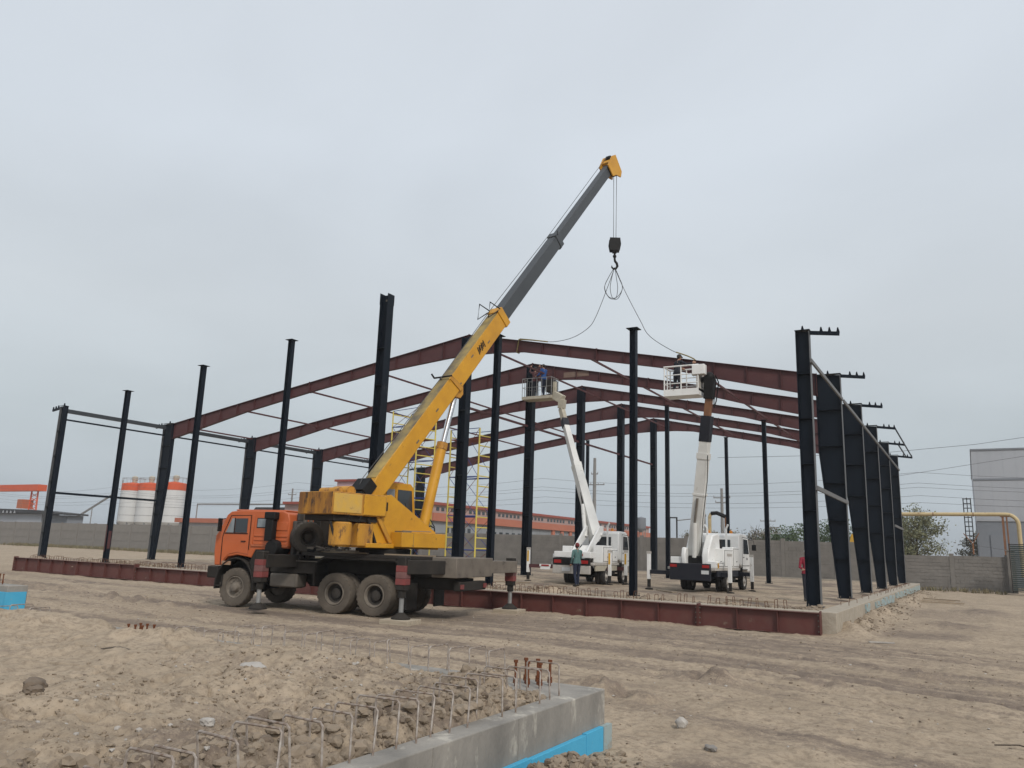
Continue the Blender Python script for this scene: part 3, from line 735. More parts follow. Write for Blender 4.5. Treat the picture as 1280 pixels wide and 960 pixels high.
mid_l = ['heavy dark middle column directly behind the crane lift cylinder and scaffold', 'heavy dark middle column under the left man basket',
         'heavy dark middle column just right of the left lift boom', 'heavy dark middle column behind the left lift truck cab', 'rearmost heavy dark middle column, between the two lift trucks']
for i in range(1, 6):
    h_column('ridge_column', (-17.25, FY[i] - .36, 0), 11.72, .42, mid_l[i - 1], 'heavy middle columns')
for x, y, H, lb in ((-11.62, FY[3], 10.3, 'dark slim post standing just left of the right-hand lift boom'), (-5.86, FY[3], 9.1, 'dark slim post standing right of the right-hand lift truck'),
                    (-11.62, FY[5], 10.2, 'dark slim post of the back wall, right of the right-hand lift boom'), (-23.1, FY[5], 10.4, 'dark slim post of the back wall, behind the left lift boom')):
    h_column('gable_post', (x, y, -.02), H, .22, lb, 'slim posts inside and at the back of the frame', .3)

# ------------------------------------------------------------------ scaffold towers
def scaffold(label, loc, rz, wx, wy, H, zs, deck, extra=0):
    t = thing('scaffold_tower', label, 'scaffold', loc, rz, 'yellow and blue scaffold towers')
    for sx in (0, wx):
        fr = MB()
        for sy in (0, wy): fr.tube((sx, sy, 0), (sx, sy, H), .042, n=8)
        f_ = fr.build('ladder_frame', 'scaf_yellow', t)
        k = .35
        while k < H - .1:
            MB().tube((sx, 0, k), (sx, wy, k), .032, n=6).build('rung', 'scaf_yellow', f_)
            k += .52
    for z in zs:
        for sy in (0, wy): MB().tube((0, sy, z), (wx, sy, z), .032, n=6).build('ledger', 'scaf_blue', t)
        MB().tube((0, 0, z), (wx, wy, z), .018, n=6).build('ledger', 'scaf_blue', t)
    for a, b in zip([.1] + zs, zs + [H]):
        for sy in (0, wy):
            MB().tube((0, sy, a), (wx / 2, sy, (a + b) / 2), .014, n=5).build('brace', 'scaf_deck', t)
            MB().tube((wx, sy, a), (wx / 2, sy, (a + b) / 2), .014, n=5).build('brace', 'scaf_blue', t)
            MB().tube((wx / 2, sy, (a + b) / 2), (0, sy, b), .014, n=5).build('brace', 'scaf_blue', t)
            MB().tube((wx / 2, sy, (a + b) / 2), (wx, sy, b), .014, n=5).build('brace', 'scaf_deck', t)
    for k in range(3):
        MB().box(.02, wx - .02, k * wy / 3 + .02, (k + 1) * wy / 3 - .02, deck, deck + .06).build('deck_board', 'scaf_deck', t)
    MB().tube((0, 0, H), (wx, 0, H), .02, n=6).tube((0, wy, H), (wx, wy, H), .02, n=6).build('guard_rail', 'scaf_blue', t)
    return t
scaffold('yellow and blue scaffold tower standing beside the crane lift cylinder', (-19.6, 8.8, -.05), R(-8), 2.0, 1.2, 7.5, [1.3, 3.0, 5.0], 6.95)
scaffold('yellow and blue scaffold tower half hidden behind the crane boom', (-26.0, 11.8, -.05), R(-14), 2.4, 1.4, 9.4, [2.0, 4.2, 6.4, 8.4], 7.6)

# ------------------------------------------------------------------ wheels
mat('mud', (.30, .22, .155), (.36, .13, .06), 6, .9, contrast=.12)
mat('muffler', (.075, .07, .064), (.045, .041, .038), 3, .75, rust=.3, rcol=(.11, .07, .045))
mat('rubber_dull', (.085, .075, .062), (.05, .045, .04), 4, .9, contrast=.2)
def tyre_mesh(r, w_, lugs=26, m='rubber', name='wheel'):
    mb = MB()
    ri = r * .56
    prof = [(ri, -w_ * .36), (ri * 1.06, -w_ * .46), (r * .80, -w_ * .52), (r * .93, -w_ * .49), (r * .975, -w_ * .36), (r * .98, 0), (r * .975, w_ * .36), (r * .93, w_ * .49),
            (r * .80, w_ * .52), (ri * 1.06, w_ * .46), (ri, w_ * .36)]
    mb.lathe(prof, axis=(0, 1, 0), n=40, closed=True)
    for k in range(lugs):
        for s in (-1, 1):
            a = 2 * math.pi * (k + (.5 if s > 0 else 0)) / lugs
            c, q = math.cos(a), math.sin(a)
            p0 = Vector((c * r * .97, s * w_ * .06, q * r * .97)); a2 = a + .08
            p1 = Vector((math.cos(a2) * r * .955, s * w_ * .49, math.sin(a2) * r * .955))
            mb.bar(p0, p1, .055 * r / .58, .014 * r / .58, up=(c, 0, q))
    return mb.mesh(name, m, 40)
def rim_mesh(r, w_, side, m='rim_dirty', deep=True):
    """side = +1: outer face towards +y"""
    mb = MB(); s = side; ri = r * .565
    d = w_ * (.80 if deep else .12)
    prof = [(ri, s * w_ * .42), (ri * .93, s * w_ * .44), (ri * .88, s * w_ * .30), (ri * .84, s * (w_ * .38 - d)), (ri * .50, s * (w_ * .34 - d)), (ri * .40, s * (w_ * .5 - d)), (ri * .36, s * (w_ * .72 - d)), (ri * .15, s * (w_ * .80 - d)), (0.0001, s * (w_ * .8 - d))]
    if deep: prof = [(ri, s * w_ * .40), (ri * .97, s * w_ * .46), (ri * .86, s * w_ * .44), (ri * .80, s * w_ * .20), (ri * .70, -s * w_ * .12), (ri * .46, -s * w_ * .16), (ri * .44, s * w_ * .10), (ri * .30, s * w_ * .16), (.0001, s * w_ * .16)]
    if deep: mb.lathe(prof[:4], axis=(0, 1, 0), n=32, cap=False); mb.lathe(prof[3:], axis=(0, 1, 0), n=32, mi=1, cap=False)
    else: mb.lathe(prof, axis=(0, 1, 0), n=32, cap=False)
    mb.lathe([(ri, s * w_ * .42), (ri, -s * w_ * .42)], axis=(0, 1, 0), n=32, cap=False)
    mb.lathe([(ri * .99, -s * w_ * .3), (.001, -s * w_ * .3)], axis=(0, 1, 0), n=32, cap=False)
    for k in range(10):
        a = 2 * math.pi * k / 10; q = ri * .66
        mb.tube((math.cos(a) * q, s * (w_ * .34 - d), math.sin(a) * q), (math.cos(a) * q, s * (w_ * .45 - d), math.sin(a) * q), .022 * r / .58, n=6)
    return mb.mesh('rim', [m, 'rim_dark'] if deep else m, 35)
def add_wheel(parent, ty, rims, x, y, z, side):
    o = put('wheel', ty, parent, (x, y, z))
    o.rotation_euler = (0, random.uniform(0, 6), 0)
    put('rim', rims[side], o)
    return o

# ------------------------------------------------------------------ crane truck
CR = thing('crane_truck', 'orange-cabbed six-wheel truck crane with raised yellow telescopic boom', 'crane truck', (-10.81, -6.44, -.6), math.atan2(-.149, -.989))
# carrier: local x forward, y left (towards the camera), z up from the ground
MB().box(-2.3, 5.3, .36, .46, .80, 1.12).box(-2.3, 5.3, -.46, -.36, .80, 1.12).build('chassis_rail', 'carrier', CR, bevel=.01)
MB().box(-2.2, -2.05, -.36, .36, .84, 1.1).build('cross_member', 'carrier', CR)
for x in (-.8, 2.1, 3.3): MB().box(x - .1, x + .1, -.36, .36, .84, 1.1).build('cross_member', 'carrier', CR)
for x in (0, 1.32, 4.9):
    MB().tube((x, -.9, .58), (x, .9, .58), .10, n=12).lathe([(.05, -.3), (.22, -.15), (.25, 0), (.22, .15), (.05, .3)], o=(x, 0, .6), axis=(0, 1, 0), n=16).build('axle', 'black_dusty', CR)
ty = tyre_mesh(.585, .32); rims = {1: rim_mesh(.585, .32, 1), -1: rim_mesh(.585, .32, -1)}
rimf = {1: rim_mesh(.585, .32, 1, deep=False), -1: rim_mesh(.585, .32, -1, deep=False)}
for s in (1, -1):
    add_wheel(CR, ty, rimf, 4.9, s * 1.03, .575, s)
    for x in (0, 1.32):
        add_wheel(CR, ty, rims, x, s * 1.06, .575, s)
        add_wheel(CR, ty, rims, x, s * .70, .575, s)
# cab
cabp = [(5.74, 1.20), (5.80, 1.65), (5.79, 2.10), (5.70, 2.22), (5.42, 2.74), (5.28, 2.84), (4.9, 2.88), (3.35, 2.88), (3.14, 2.80), (3.07, 2.6), (3.07, 1.78), (4.24, 1.70), (4.36, 1.46),
        (4.55, 1.49), (4.9, 1.53), (5.25, 1.47), (5.40, 1.34), (5.46, 1.20)]
cab = MB().prism(cabp, 'y', -1.2, 1.2).build('cab', 'orange', CR, bevel=.028)
MB().box(3.3, 5.2, -1.08, 1.08, 2.87, 2.915).build('roof_panel', 'orange', cab, bevel=.02)
MB().box(5.1, 5.28, -.5, .5, 2.84, 2.90).build('roof_lamp_bar', 'orange_dirty', cab, bevel=.01)
for s in (1, -1):
    y0, y1 = s * 1.198, s * 1.216
    d = MB().prism([(5.48, 1.24), (5.50, 2.05), (5.46, 2.2), (5.24, 2.70), (4.50, 2.72), (4.50, 1.56), (4.62, 1.58), (4.9, 1.61), (5.22, 1.55), (5.38, 1.40), (5.40, 1.24)], 'y', y0, y1).build('door', 'orange', cab, bevel=.006)
    MB().prism([(5.40, 2.20), (5.20, 2.63), (5.10, 2.63), (5.10, 2.20)], 'y', s * 1.217, s * 1.224).build('quarter_pane', 'glass_pale', d)
    MB().prism([(5.06, 2.20), (5.06, 2.63), (4.60, 2.64), (4.60, 2.20)], 'y', s * 1.217, s * 1.224).build('door_pane', 'glass', d)
    MB().box(4.62, 4.78, s * 1.216, s * 1.245, 1.93, 1.96).build('handle', 'black', d)
    MB().path([(5.40, s * 1.215, 1.24), (5.50, s * 1.215, 1.24), (5.51, s * 1.215, 2.05), (5.47, s * 1.215, 2.21), (5.25, s * 1.215, 2.715), (4.485, s * 1.215, 2.735), (4.485, s * 1.215, 1.70)], .011, 5).build('door_seal', 'black', cab)
    MB().box(5.07, 5.10, s * 1.217, s * 1.23, 2.18, 2.65).box(4.56, 5.44, s * 1.217, s * 1.23, 2.165, 2.19).build('window_frame', 'black', d)
    # sleeper side: window, pressed ribs
    MB().box(3.72, 4.26, s * 1.2, s * 1.214, 2.36, 2.66).build('window_gasket', 'black', cab, bevel=.01)
    MB().box(3.75, 4.23, s * 1.215, s * 1.221, 2.385, 2.635).build('side_pane', 'glass_pale', cab)
    for k in range(3):
        MB().box(3.12, 4.32, s * 1.19, s * 1.222, 2.10 - k * .12, 2.165 - k * .12).build('pressed_rib', 'orange', cab, bevel=.012)
    MB().box(3.12, 3.55, s * 1.19, s * 1.222, 2.30, 2.55).build('pressed_panel', 'orange', cab, bevel=.012)
    MB().box(4.36, 4.46, s * 1.2, s * 1.218, 1.85, 2.74).build('pillar', 'orange', cab, bevel=.01)
    MB().box(3.07, 4.40, s * 1.0, s * 1.235, 1.80, 1.86).build('sill', 'orange_dirty', cab, bevel=.01)
    MB().tube((5.42, s * 1.25, 2.62), (5.50, s * 1.36, 2.60), .012, n=6).box(5.46, 5.50, s * 1.34, s * 1.50, 2.22, 2.62).build('mirror', 'black', cab, bevel=.01)
MB().prism([(5.715, 2.225), (5.735, 2.235), (5.455, 2.745), (5.435, 2.735)], 'y', -1.05, 1.05).build('windshield', 'glass', cab)
for s in (1, -1): MB().bar((5.78, s * .2, 2.16), (5.60, s * .75, 2.50), .015).build('wiper', 'black', cab)
for s in (1, -1): MB().box(5.10, 5.44, s * 1.2, s * 1.232, 1.22, 1.34).build('mud_splash', 'mud', cab, bevel=.01)
MB().box(5.79, 5.82, -1.0, 1.0, 1.50, 2.05).build('front_panel', 'orange', cab, bevel=.02)
for k in range(4): MB().box(5.815, 5.835, -.8, .8, 1.58 + k * .1, 1.63 + k * .1).build('grille_slat', 'black', cab)
MB().box(5.05, 5.20, .55, .85, 2.2, 2.34).tube((5.2, .35, 2.25), (5.2, .75, 2.25), .02, n=6).build('steering_wheel', 'black', cab)
bp = MB().box(5.55, 5.95, -1.24, 1.24, .82, 1.17).build('bumper', 'black_dusty', CR, bevel=.03)
for s in (1, -1):
    MB().lathe([(.001, .02), (.08, .015), (.10, 0), (.10, -.05)], o=(5.96, s * .85, 1.0), axis=(1, 0, 0), n=16).build('headlight', 'lamp_clear', CR)
    # front wheel arch
    arch = []
    for k in range(11):
        a = R(-8 + k * 19.6); arch.append((4.9 + math.cos(a) * .74, .62 + math.sin(a) * .98 * .86))
    inner = [(4.9 + (p[0] - 4.9) * .93, .62 + (p[1] - .62) * .95) for p in arch]
    MB().prism(arch + inner[::-1], 'y', s * .78, s * 1.25).build('front_fender', 'black_dusty', CR, bevel=.01)
    MB().box(4.25, 5.55, s * .46, s * .76, .70, 1.50).build('wheel_well', 'black', CR)
    MB().prism([(4.22, .72), (4.40, 1.35), (4.22, 1.72), (3.75, 1.72), (3.75, 1.25), (4.0, .72)], 'y', s * .8, s * 1.22).build('fender_skirt', 'black_dusty', CR, bevel=.02)
    MB().box(5.35, 5.6, s * 1.0, s * 1.24, .58, .62).box(5.35, 5.38, s * 1.0, s * 1.24, .6, .9).build('step', 'black_dusty', CR)
# behind the cab
MB().box(3.50, 3.78, 1.21, 1.44, 1.98, 2.62).box(3.44, 3.82, 1.212, 1.46, 2.62, 2.84).build('air_intake', 'black', CR, bevel=.03)
MB().lathe([(.001, -.02), (.24, 0), (.25, .1), (.25, .55), (.22, .62), (.001, .64)], o=(3.50, .80, 1.78), axis=(0, 1, 0), n=20).box(3.2, 3.95, .5, 1.2, 1.45, 1.60).build('air_filter', 'black', CR, bevel=.01)
MB().tube((3.02, .55, 1.5), (2.98, .55, 2.95), .075, n=12).tube((3.02, .25, 1.5), (2.98, .25, 2.8), .06, n=10).build('exhaust_stack', 'steel_worn', CR)
MB().box(2.66, 2.94, -.9, .2, 1.7, 2.75).build('rack_frame', 'carrier', CR, bevel=.02)
MB().box(2.92, 3.05, .10, 1.08, 1.60, 2.60).box(2.93, 3.03, .70, .92, 2.60, 3.02).build('muffler_box', 'muffler', CR, bevel=.03)
for k, (dy, dx) in enumerate(((1.02, 0), (.66, .14))):
    sp = put('spare_wheel', tyre_mesh(.47, .30, m='rubber_dull', name='spare_wheel'), CR, (2.52 + .24 * k, 1.0 - .20 * k, 2.12))
    sp.rotation_euler = (R(4), R(20 * k), R(50))
    put('rim', rim_mesh(.47, .30, 1, 'rim_dark'), sp)
MB().box(2.2, 3.0, .62, .70, 1.72, 1.9).bar((2.9, .95, 1.7), (2.55, 1.05, 1.35), .03).bar((3.05, 1.0, 1.4), (2.75, 1.0, 1.75), .03).build('spare_bracket', 'steel_worn', CR)
MB().box(2.62, 3.60, .72, 1.22, .66, 1.06).build('fuel_tank', 'steel_worn', CR, bevel=.05)
MB().box(2.0, 3.62, .60, 1.20, 1.08, 1.42).build('tool_box', 'carrier', CR, bevel=.015)
MB().box(1.95, 3.68, .50, 1.25, 1.425, 1.445).build('cover_plate', 'steel_worn', CR)
MB().box(2.2, 3.6, -1.2, -.7, .68, 1.40).build('battery_box', 'carrier', CR, bevel=.02)
MB().tube((3.0, 0, .72), (0.2, 0, .66), .06, n=10).build('drive_shaft', 'black_dusty', CR)
# deck over the bogie
MB().box(-1.795, 2.55, -1.22, 1.22, 1.60, 1.70).build('deck', 'carrier', CR, bevel=.015)
MB().box(-1.79, 2.1, -.60, .60, 1.12, 1.60).build('sub_frame', 'black_dusty', CR, bevel=.02)
for s in (1, -1):
    MB().prism([(2.05, .75), (2.10, 1.42), (1.72, 1.60), (-.62, 1.60), (-.86, 1.42), (-.92, .80), (-.88, .80), (-.82, 1.38), (-.60, 1.53), (1.70, 1.53), (2.02, 1.38), (2.0, .75)], 'y', s * .55, s * 1.24).build('rear_mudguard', 'black_dusty', CR, bevel=.01)
    MB().box(-1.02, -.98, s * .55, s * 1.2, .25, .95).build('mud_flap', 'rubber_clean', CR)
MB().box(-2.5, -2.3, -.9, .9, .80, 1.05).build('tail_box', 'carrier', CR, bevel=.02)
for s in (1, -1): MB().box(-2.54, -2.505, s * .7, s * .88, .86, .98).build('tail_light', 'red_paint', CR)
# clutter on the deck
rr = random.Random(3)
MB().box(.5, 2.3, .75, .95, 1.705, 1.745).build('deck_plank', 'wood', CR)
MB().box(.2, 1.9, .55, .72, 1.75, 1.79).build('deck_plank', 'wood', CR)
MB().box(-1.75, -.2, .95, 1.12, 1.705, 1.74).build('deck_plank', 'wood', CR)
cl = MB()
for k in range(16):
    c = (rr.uniform(1.3, 2.45), rr.uniform(.2, 1.15), 1.76 + rr.uniform(0, .08)); s_ = rr.uniform(.05, .14)
    cl.bar((c[0] - s_, c[1], c[2]), (c[0] + s_, c[1] + rr.uniform(-.1, .1), c[2] + rr.uniform(-.03, .06)), rr.uniform(.03, .1), rr.uniform(.03, .08))
cl.build('deck_clutter', 'steel_worn', CR)
hp = [(2.3 + .25 * math.cos(a * .7), .95 + .2 * math.sin(a * .7), 1.73 + .004 * a) for a in range(28)]
MB().path(hp, .022, 6).build('coiled_hose', 'black', CR)
# outriggers: swing-out beams with vertical jacks
def outrigger(root, foot, w_=.34, wide='carrier'):
    (rx, ry), (fx_, fy_) = root, foot
    MB().bar((rx, ry, 1.43), (fx_, fy_, 1.43), w_, .36).build('outrigger_beam', wide, CR, bevel=.015)
    leg = MB().box(fx_ - .13, fx_ + .13, fy_ - .13, fy_ + .13, .84, 1.70).build('outrigger_leg', 'carrier', CR, bevel=.02)
    MB().tube((fx_, fy_, .16), (fx_, fy_, .84), .062, n=14).build('jack_rod', 'galv', leg)
    MB().lathe([(.10, .0), (.25, .02), (.25, .05), (.10, .17), (.08, .19)], o=(fx_, fy_, .10), n=18).build('jack_foot', 'black_dusty', leg)
    for k, mm in enumerate(('red_paint', 'stripe_worn', 'red_paint')):
        MB().box(fx_ - .145, fx_ + .145, fy_ - .145, fy_ + .145, .98 + k * .165, 1.14 + k * .165).build('warning_stripe', mm, leg, bevel=.01)
    MB().tube((fx_, fy_, .66), (fx_, fy_, .84), .10, n=14).build('collar', 'black_dusty', leg)
MB().box(-2.55, -1.80, -1.27, 1.27, 1.16, 1.70).build('outrigger_housing', 'housing', CR, bevel=.02)
MB().box(2.62, 3.05, -1.20, 1.20, 1.16, 1.50).build('outrigger_housing', 'carrier', CR, bevel=.02)
outrigger((-2.1, 1.1), (-1.56, 2.42)); outrigger((-2.2, -1.1), (-2.42, -3.1), .46, 'housing')
outrigger((2.85, 1.1), (2.95, 2.45)); outrigger((2.85, -1.1), (2.85, -2.4))
JF = [(-1.56, 2.42), (-2.42, -3.1)]

# superstructure: local x along the boom, y left of it
_T = Vector((.5, 0, 0))
_saz = math.radians(82.03) - math.atan2(-.149, -.989)
SX_ = Matrix.Translation(_T) @ Matrix.Rotation(_saz, 4, 'Z')
def S(): return MB(SX_)
S().lathe([(.80, 1.70), (.82, 1.74), (.82, 1.86), (.74, 1.88)], n=36).build('slew_ring', 'black_dusty', CR)
S().box(-1.35, 1.62, -.74, .74, 1.885, 2.02).build('slew_platform', 'yellow', CR, bevel=.02)
for s in (-1, 1):
    sp = S().prism([(-.72, 3.40), (-.35, 3.44), (1.62, 2.42), (1.66, 2.02), (-.95, 2.02), (-1.25, 2.30), (-1.25, 2.70), (-.72, 2.74)], 'y', *((-.58, -.52) if s < 0 else (.315, .35))).build('side_plate', 'yellow', CR, bevel=.012)
    S().prism([(-.95, 2.74), (-.78, 2.74), (-.25, 2.03), (-.42, 2.03)], 'y', *((-.66, -.585) if s < 0 else (.2, .31))).build('plate_rib', 'yellow_rust', sp)
S().box(-.30, 1.58, -1.06, -.60, 1.93, 2.36).build('tool_locker', 'yellow', CR, bevel=.015)
S().box(.18, .19, -1.064, -1.058, 1.95, 2.34).box(-.2, .15, -1.0, -.65, 2.362, 2.40).build('locker_seam', 'steel_worn', CR)
S().bar((-.1, -.9, 2.40), (1.2, -.75, 2.42), .10, .03).build('loose_board', 'wood', CR)
S().box(1.0, 1.55, .62, 1.0, 1.93, 2.3).build('tool_locker', 'yellow', CR, bevel=.015)
cw = S().box(-2.66, -.66, -.73, .73, 2.76, 3.38).build('counterweight', 'yellow_rust', CR, bevel=.02)
S().box(-2.62, -1.62, -.748, -.732, 2.82, 3.34).build('hatch', 'yellow_hatch', cw, bevel=.006)
S().box(-1.55, -.70, -.748, -.732, 2.79, 3.36).build('hatch', 'yellow', cw, bevel=.006)
S().box(-2.676, -2.662, -.715, .715, 2.775, 3.365).build('rear_plate', 'rust_heavy', cw)
S().box(-.66, -.58, -.70, -.60, 2.95, 3.2).build('latch', 'black', cw)
S().box(-2.6, -1.6, .732, .748, 2.82, 3.34).build('hatch', 'yellow_hatch', cw, bevel=.006)
S().box(-2.5, -.9, -.62, .62, 2.60, 2.755).build('underframe', 'black_dusty', CR)
S().lathe([(.001, -.35), (.16, -.35), (.16, .35), (.001, .35)], o=(-1.7, 0, 3.44), axis=(0, 1, 0), n=18).lathe([(.001, -.42), (.11, -.4), (.11, .4), (.001, .42)], o=(-2.15, 0, 3.42), axis=(0, 1, 0), n=14).build('winch_drum', 'yellow_rust', CR)
S().lathe([(.28, 1.92), (.31, 1.95), (.31, 2.52), (.27, 2.57)], o=(-2.12, -.50, 0), n=24).build('oil_tank', 'yellow_rust', CR)
S().box(-1.66, -1.08, -.70, .15, 1.92, 2.55).build('engine_box', 'yellow_rust', CR, bevel=.03)
S().bar((-2.5, -.5, 2.58), (-2.3, -.6, 1.90), .06).bar((-.9, -.6, 2.0), (-1.3, -.65, 2.7), .08).build('stay', 'black_dusty', CR)
S().path([(-2.1, -.74, 2.76), (-2.0, -.80, 2.60), (-1.75, -.80, 2.58), (-1.6, -.74, 2.76)], .018, 6).build('hanging_hose', 'black', CR)
S().path([(1.66, -.3, 2.1), (1.82, -.35, 2.35), (1.86, -.3, 2.55), (1.72, -.25, 2.62), (1.6, -.2, 2.5)], .022, 6).path([(1.66, -.2, 2.1), (1.9, -.3, 2.25), (1.95, -.2, 2.6), (1.8, 0, 3.0)], .018, 6).build('hydraulic_hose', 'black', CR)
# operator cab on the left of the boom
oc = S().prism([(.22, 2.05), (.22, 3.82), (.32, 3.90), (1.36, 3.92), (1.50, 3.80), (1.66, 2.75), (1.62, 2.05)], 'y', .36, 1.30).build('operator_cab', 'yellow', CR, bevel=.03)
S().prism([(.80, 2.72), (.80, 3.70), (1.40, 3.70), (1.52, 2.72)], 'y', .345, .355).build('side_pane', 'glass', oc)
S().prism([(.32, 3.05), (.32, 3.68), (.66, 3.70), (.66, 3.05)], 'y', .345, .355).build('side_pane', 'glass_pale', oc)
S().prism([(.70, 2.60), (.70, 3.80), (.76, 3.80), (.76, 2.60)], 'y', .338, .358).build('door_post', 'yellow', oc)
S().prism([(1.672, 2.76), (1.682, 2.76), (1.525, 3.74), (1.515, 3.74)], 'y', .46, 1.2).build('front_pane', 'glass', oc)
S().box(.205, .218, .46, 1.2, 3.0, 3.7).build('rear_pane', 'glass', oc)
S().bar((1.35, .34, 2.8), (1.12, .34, 3.3), .015).build('wiper', 'black', oc)
# boom
BA = math.atan2(20.2 - 3.55, 13.2 + .62)
ux, uz = math.cos(BA), math.sin(BA)
BM = SX_ @ Matrix.Translation((-.62, 0, 3.55)) @ Matrix.Rotation(-BA, 4, 'Y')     # boom-local: x along, y left, z up from the boom
def Bm(): return MB(BM)
bs = Bm().prism([(-.45, -.08), (-.25, -.27), (.4, -.32), (9.0, -.32), (9.0, .30), (.3, .30), (-.3, .18)], 'y', -.235, .235).build('boom_base_section', 'yellow', CR, bevel=.02)
Bm().box(.25, 8.68, -.22, .22, .302, .310).build('worn_top', 'boom_top', bs)
Bm().box(8.70, 9.02, -.27, .27, -.37, .35).build('end_collar', 'yellow', bs, bevel=.02)
for xx, zz in ((2.2, -.25), (3.6, -.1), (5.1, -.3), (6.3, .1), (7.4, -.2)):
    Bm().box(xx, xx + .16, -.242, -.236, zz * .7, zz * .7 + .05).build('weld_tab', 'steel_worn', bs)
Bm().prism([(5.0, -.34), (5.2, -.34), (5.05, .28), (4.9, .28)], 'y', -.265, -.237).build('reinforcing_band', 'yellow_rust', bs)
for k_ in range(7): Bm().bar((6.75 + k_ * .075, -.238, -.12 + .03 * (k_ % 3)), (6.82 + k_ * .07, -.238, .14 - .04 * (k_ % 2)), .05, .006, up=(0, 1, 0)).build('stencil_mark', 'black_dusty', bs)
Bm().prism([(4.7, -.325), (5.35, -.325), (5.1, -.56), (4.9, -.56)], 'y', -.18, .18).build('cylinder_lug', 'yellow_rust', bs)
Bm().box(-.42, .06, -.30, .30, .12, .48).box(-.68, -.40, -.26, .26, .08, .42).build('winch_guard', 'black', CR, bevel=.02)
Bm().path([(-.6, -.27, .42), (-.92, -.27, .30), (-.75, -.27, .0)], .03, 6).path([(-.6, .27, .42), (-.92, .27, .30), (-.75, .27, .0)], .03, 6).build('guard_bar', 'black_dusty', CR)
ms = Bm().box(9.03, 14.5, -.195, .195, -.27, .25).build('boom_middle_section', 'boom_grey', CR, bevel=.02)
Bm().box(14.25, 14.55, -.225, .225, -.31, .29).box(14.3, 14.5, -.10, .10, -.40, -.31).build('end_collar', 'boom_grey', ms, bevel=.015)
ts = Bm().box(14.56, 20.9, -.16, .16, -.215, .205).build('boom_tip_section', 'boom_grey', CR, bevel=.02)
hd = Bm().prism([(20.6, .30), (21.3, .42), (21.65, .30), (21.55, -.55), (21.25, -.70), (20.95, -.42), (20.6, -.30)], 'y', -.26, -.20).prism([(20.6, .30), (21.3, .42), (21.65, .30), (21.55, -.55), (21.25, -.70), (20.95, -.42), (20.6, -.30)], 'y', .20, .26).box(20.91, 21.2, -.19, .19, -.30, .32).build('boom_head', 'yellow', CR, bevel=.01)
for q in (-.12, -.04, .04, .12):
    Bm().lathe([(.05, -.025), (.2, -.025), (.17, 0), (.2, .025), (.05, .025)], o=(21.38, q, -.42), axis=(0, 1, 0), n=18).build('sheave', 'black', hd)
Bm().lathe([(.05, -.1), (.16, -.1), (.16, .1), (.05, .1)], o=(21.35, 0, .28), axis=(0, 1, 0), n=16).build('sheave', 'black', hd)
Bm().path([(8.9, -.25, .33), (8.6, -.25, .86), (8.1, -.25, .53), (8.75, -.25, .36)], .022, 6).build('rope_guide', 'black', CR)
Bm().path([(8.9, .25, .33), (8.6, .25, .86), (8.1, .25, .53), (8.75, .25, .36)], .022, 6).build('rope_guide', 'black', CR)
Bm().tube((4.9, -.40, .40), (4.9, .40, .40), .03, n=8).tube((4.9, .40, .40), (4.9, .40, .58), .03, n=8).tube((4.9, .15, .31), (4.9, .15, .40), .03, n=6).build('rope_guide', 'black', CR)
Bm().path([(-1.1, 0, .25), (0, 0, .52), (4.9, 0, .44), (8.6, 0, .50), (14.4, 0, .42), (21.3, 0, .46)], .012, 5).build('boom_rope', 'rope', CR)
Bm().path([(14.4, -.30, .40), (14.1, -.42, .36)], .02, 6).build('hose_hook', 'black', ms)
# lift cylinder
S().tube((1.62, 0, 2.42), (2.34, 0, 5.30), .17, n=20).tube((1.62, -.22, 2.42), (1.62, .22, 2.42), .14, n=16).build('lift_cylinder', 'yellow', CR)
S().tube((2.34, 0, 5.30), (2.88, 0, 7.20), .095, n=18).build('cylinder_rod', 'chrome', CR)
S().tube((2.30, 0, 5.12), (2.35, 0, 5.36), .185, n=20).build('gland', 'yellow_rust', CR)
# hoist ropes hang straight down from the head
hx = -.62 + 21.42 * ux - (-.42) * uz; hz = 3.55 + 21.42 * uz + (-.42) * ux
for k, q in enumerate((-.12, -.04, .04, .12)):
    S().tube((hx + (.06 if k % 2 else -.06), q, hz), (hx + (.06 if k % 2 else -.06), q * .8, 16.35), .011, n=5).build('hoist_rope', 'rope', CR)
hw = CR.matrix_basis if False else None
_cm = Matrix.Translation(CR.location) @ Matrix.Rotation(CR.rotation_euler[2], 4, 'Z')
hookw = _cm @ (SX_ @ Vector((hx, 0, 16.35)))
# hook block
hb = thing('hook_block', 'black crane hook block hanging from the boom head on four ropes', 'hook', (hookw.x, hookw.y, hookw.z - 1.6), R(30))
MB().prism([(-.24, 1.62), (.24, 1.62), (.28, 1.3), (.22, .98), (-.22, .98), (-.28, 1.3)], 'y', -.16, -.12).prism([(-.24, 1.62), (.24, 1.62), (.28, 1.3), (.22, .98), (-.22, .98), (-.28, 1.3)], 'y', .12, .16).box(-.1, .1, -.12, .12, .92, 1.05).build('cheek_plate', 'black', hb, bevel=.01)
for q in (-.06, .06): MB().lathe([(.04, -.03), (.22, -.03), (.19, 0), (.22, .03), (.04, .03)], o=(0, q, 1.35), axis=(0, 1, 0), n=20).build('sheave', 'black_dusty', hb)
MB().tube((0, 0, .92), (0, 0, .60), .05, n=10).blob((0, 0, .74), .09, 1, .05, 2).build('swivel', 'black', hb)
MB().path([(0, 0, .62), (.02, 0, .5), (.10, 0, .40), (.13, 0, .26), (.06, 0, .14), (-.05, 0, .12), (-.13, 0, .2), (-.13, 0, .28)], [.05, .055, .06, .06, .055, .05, .035, .02], 10).build('hook', 'black', hb)
hb_o = Vector(hb.location)
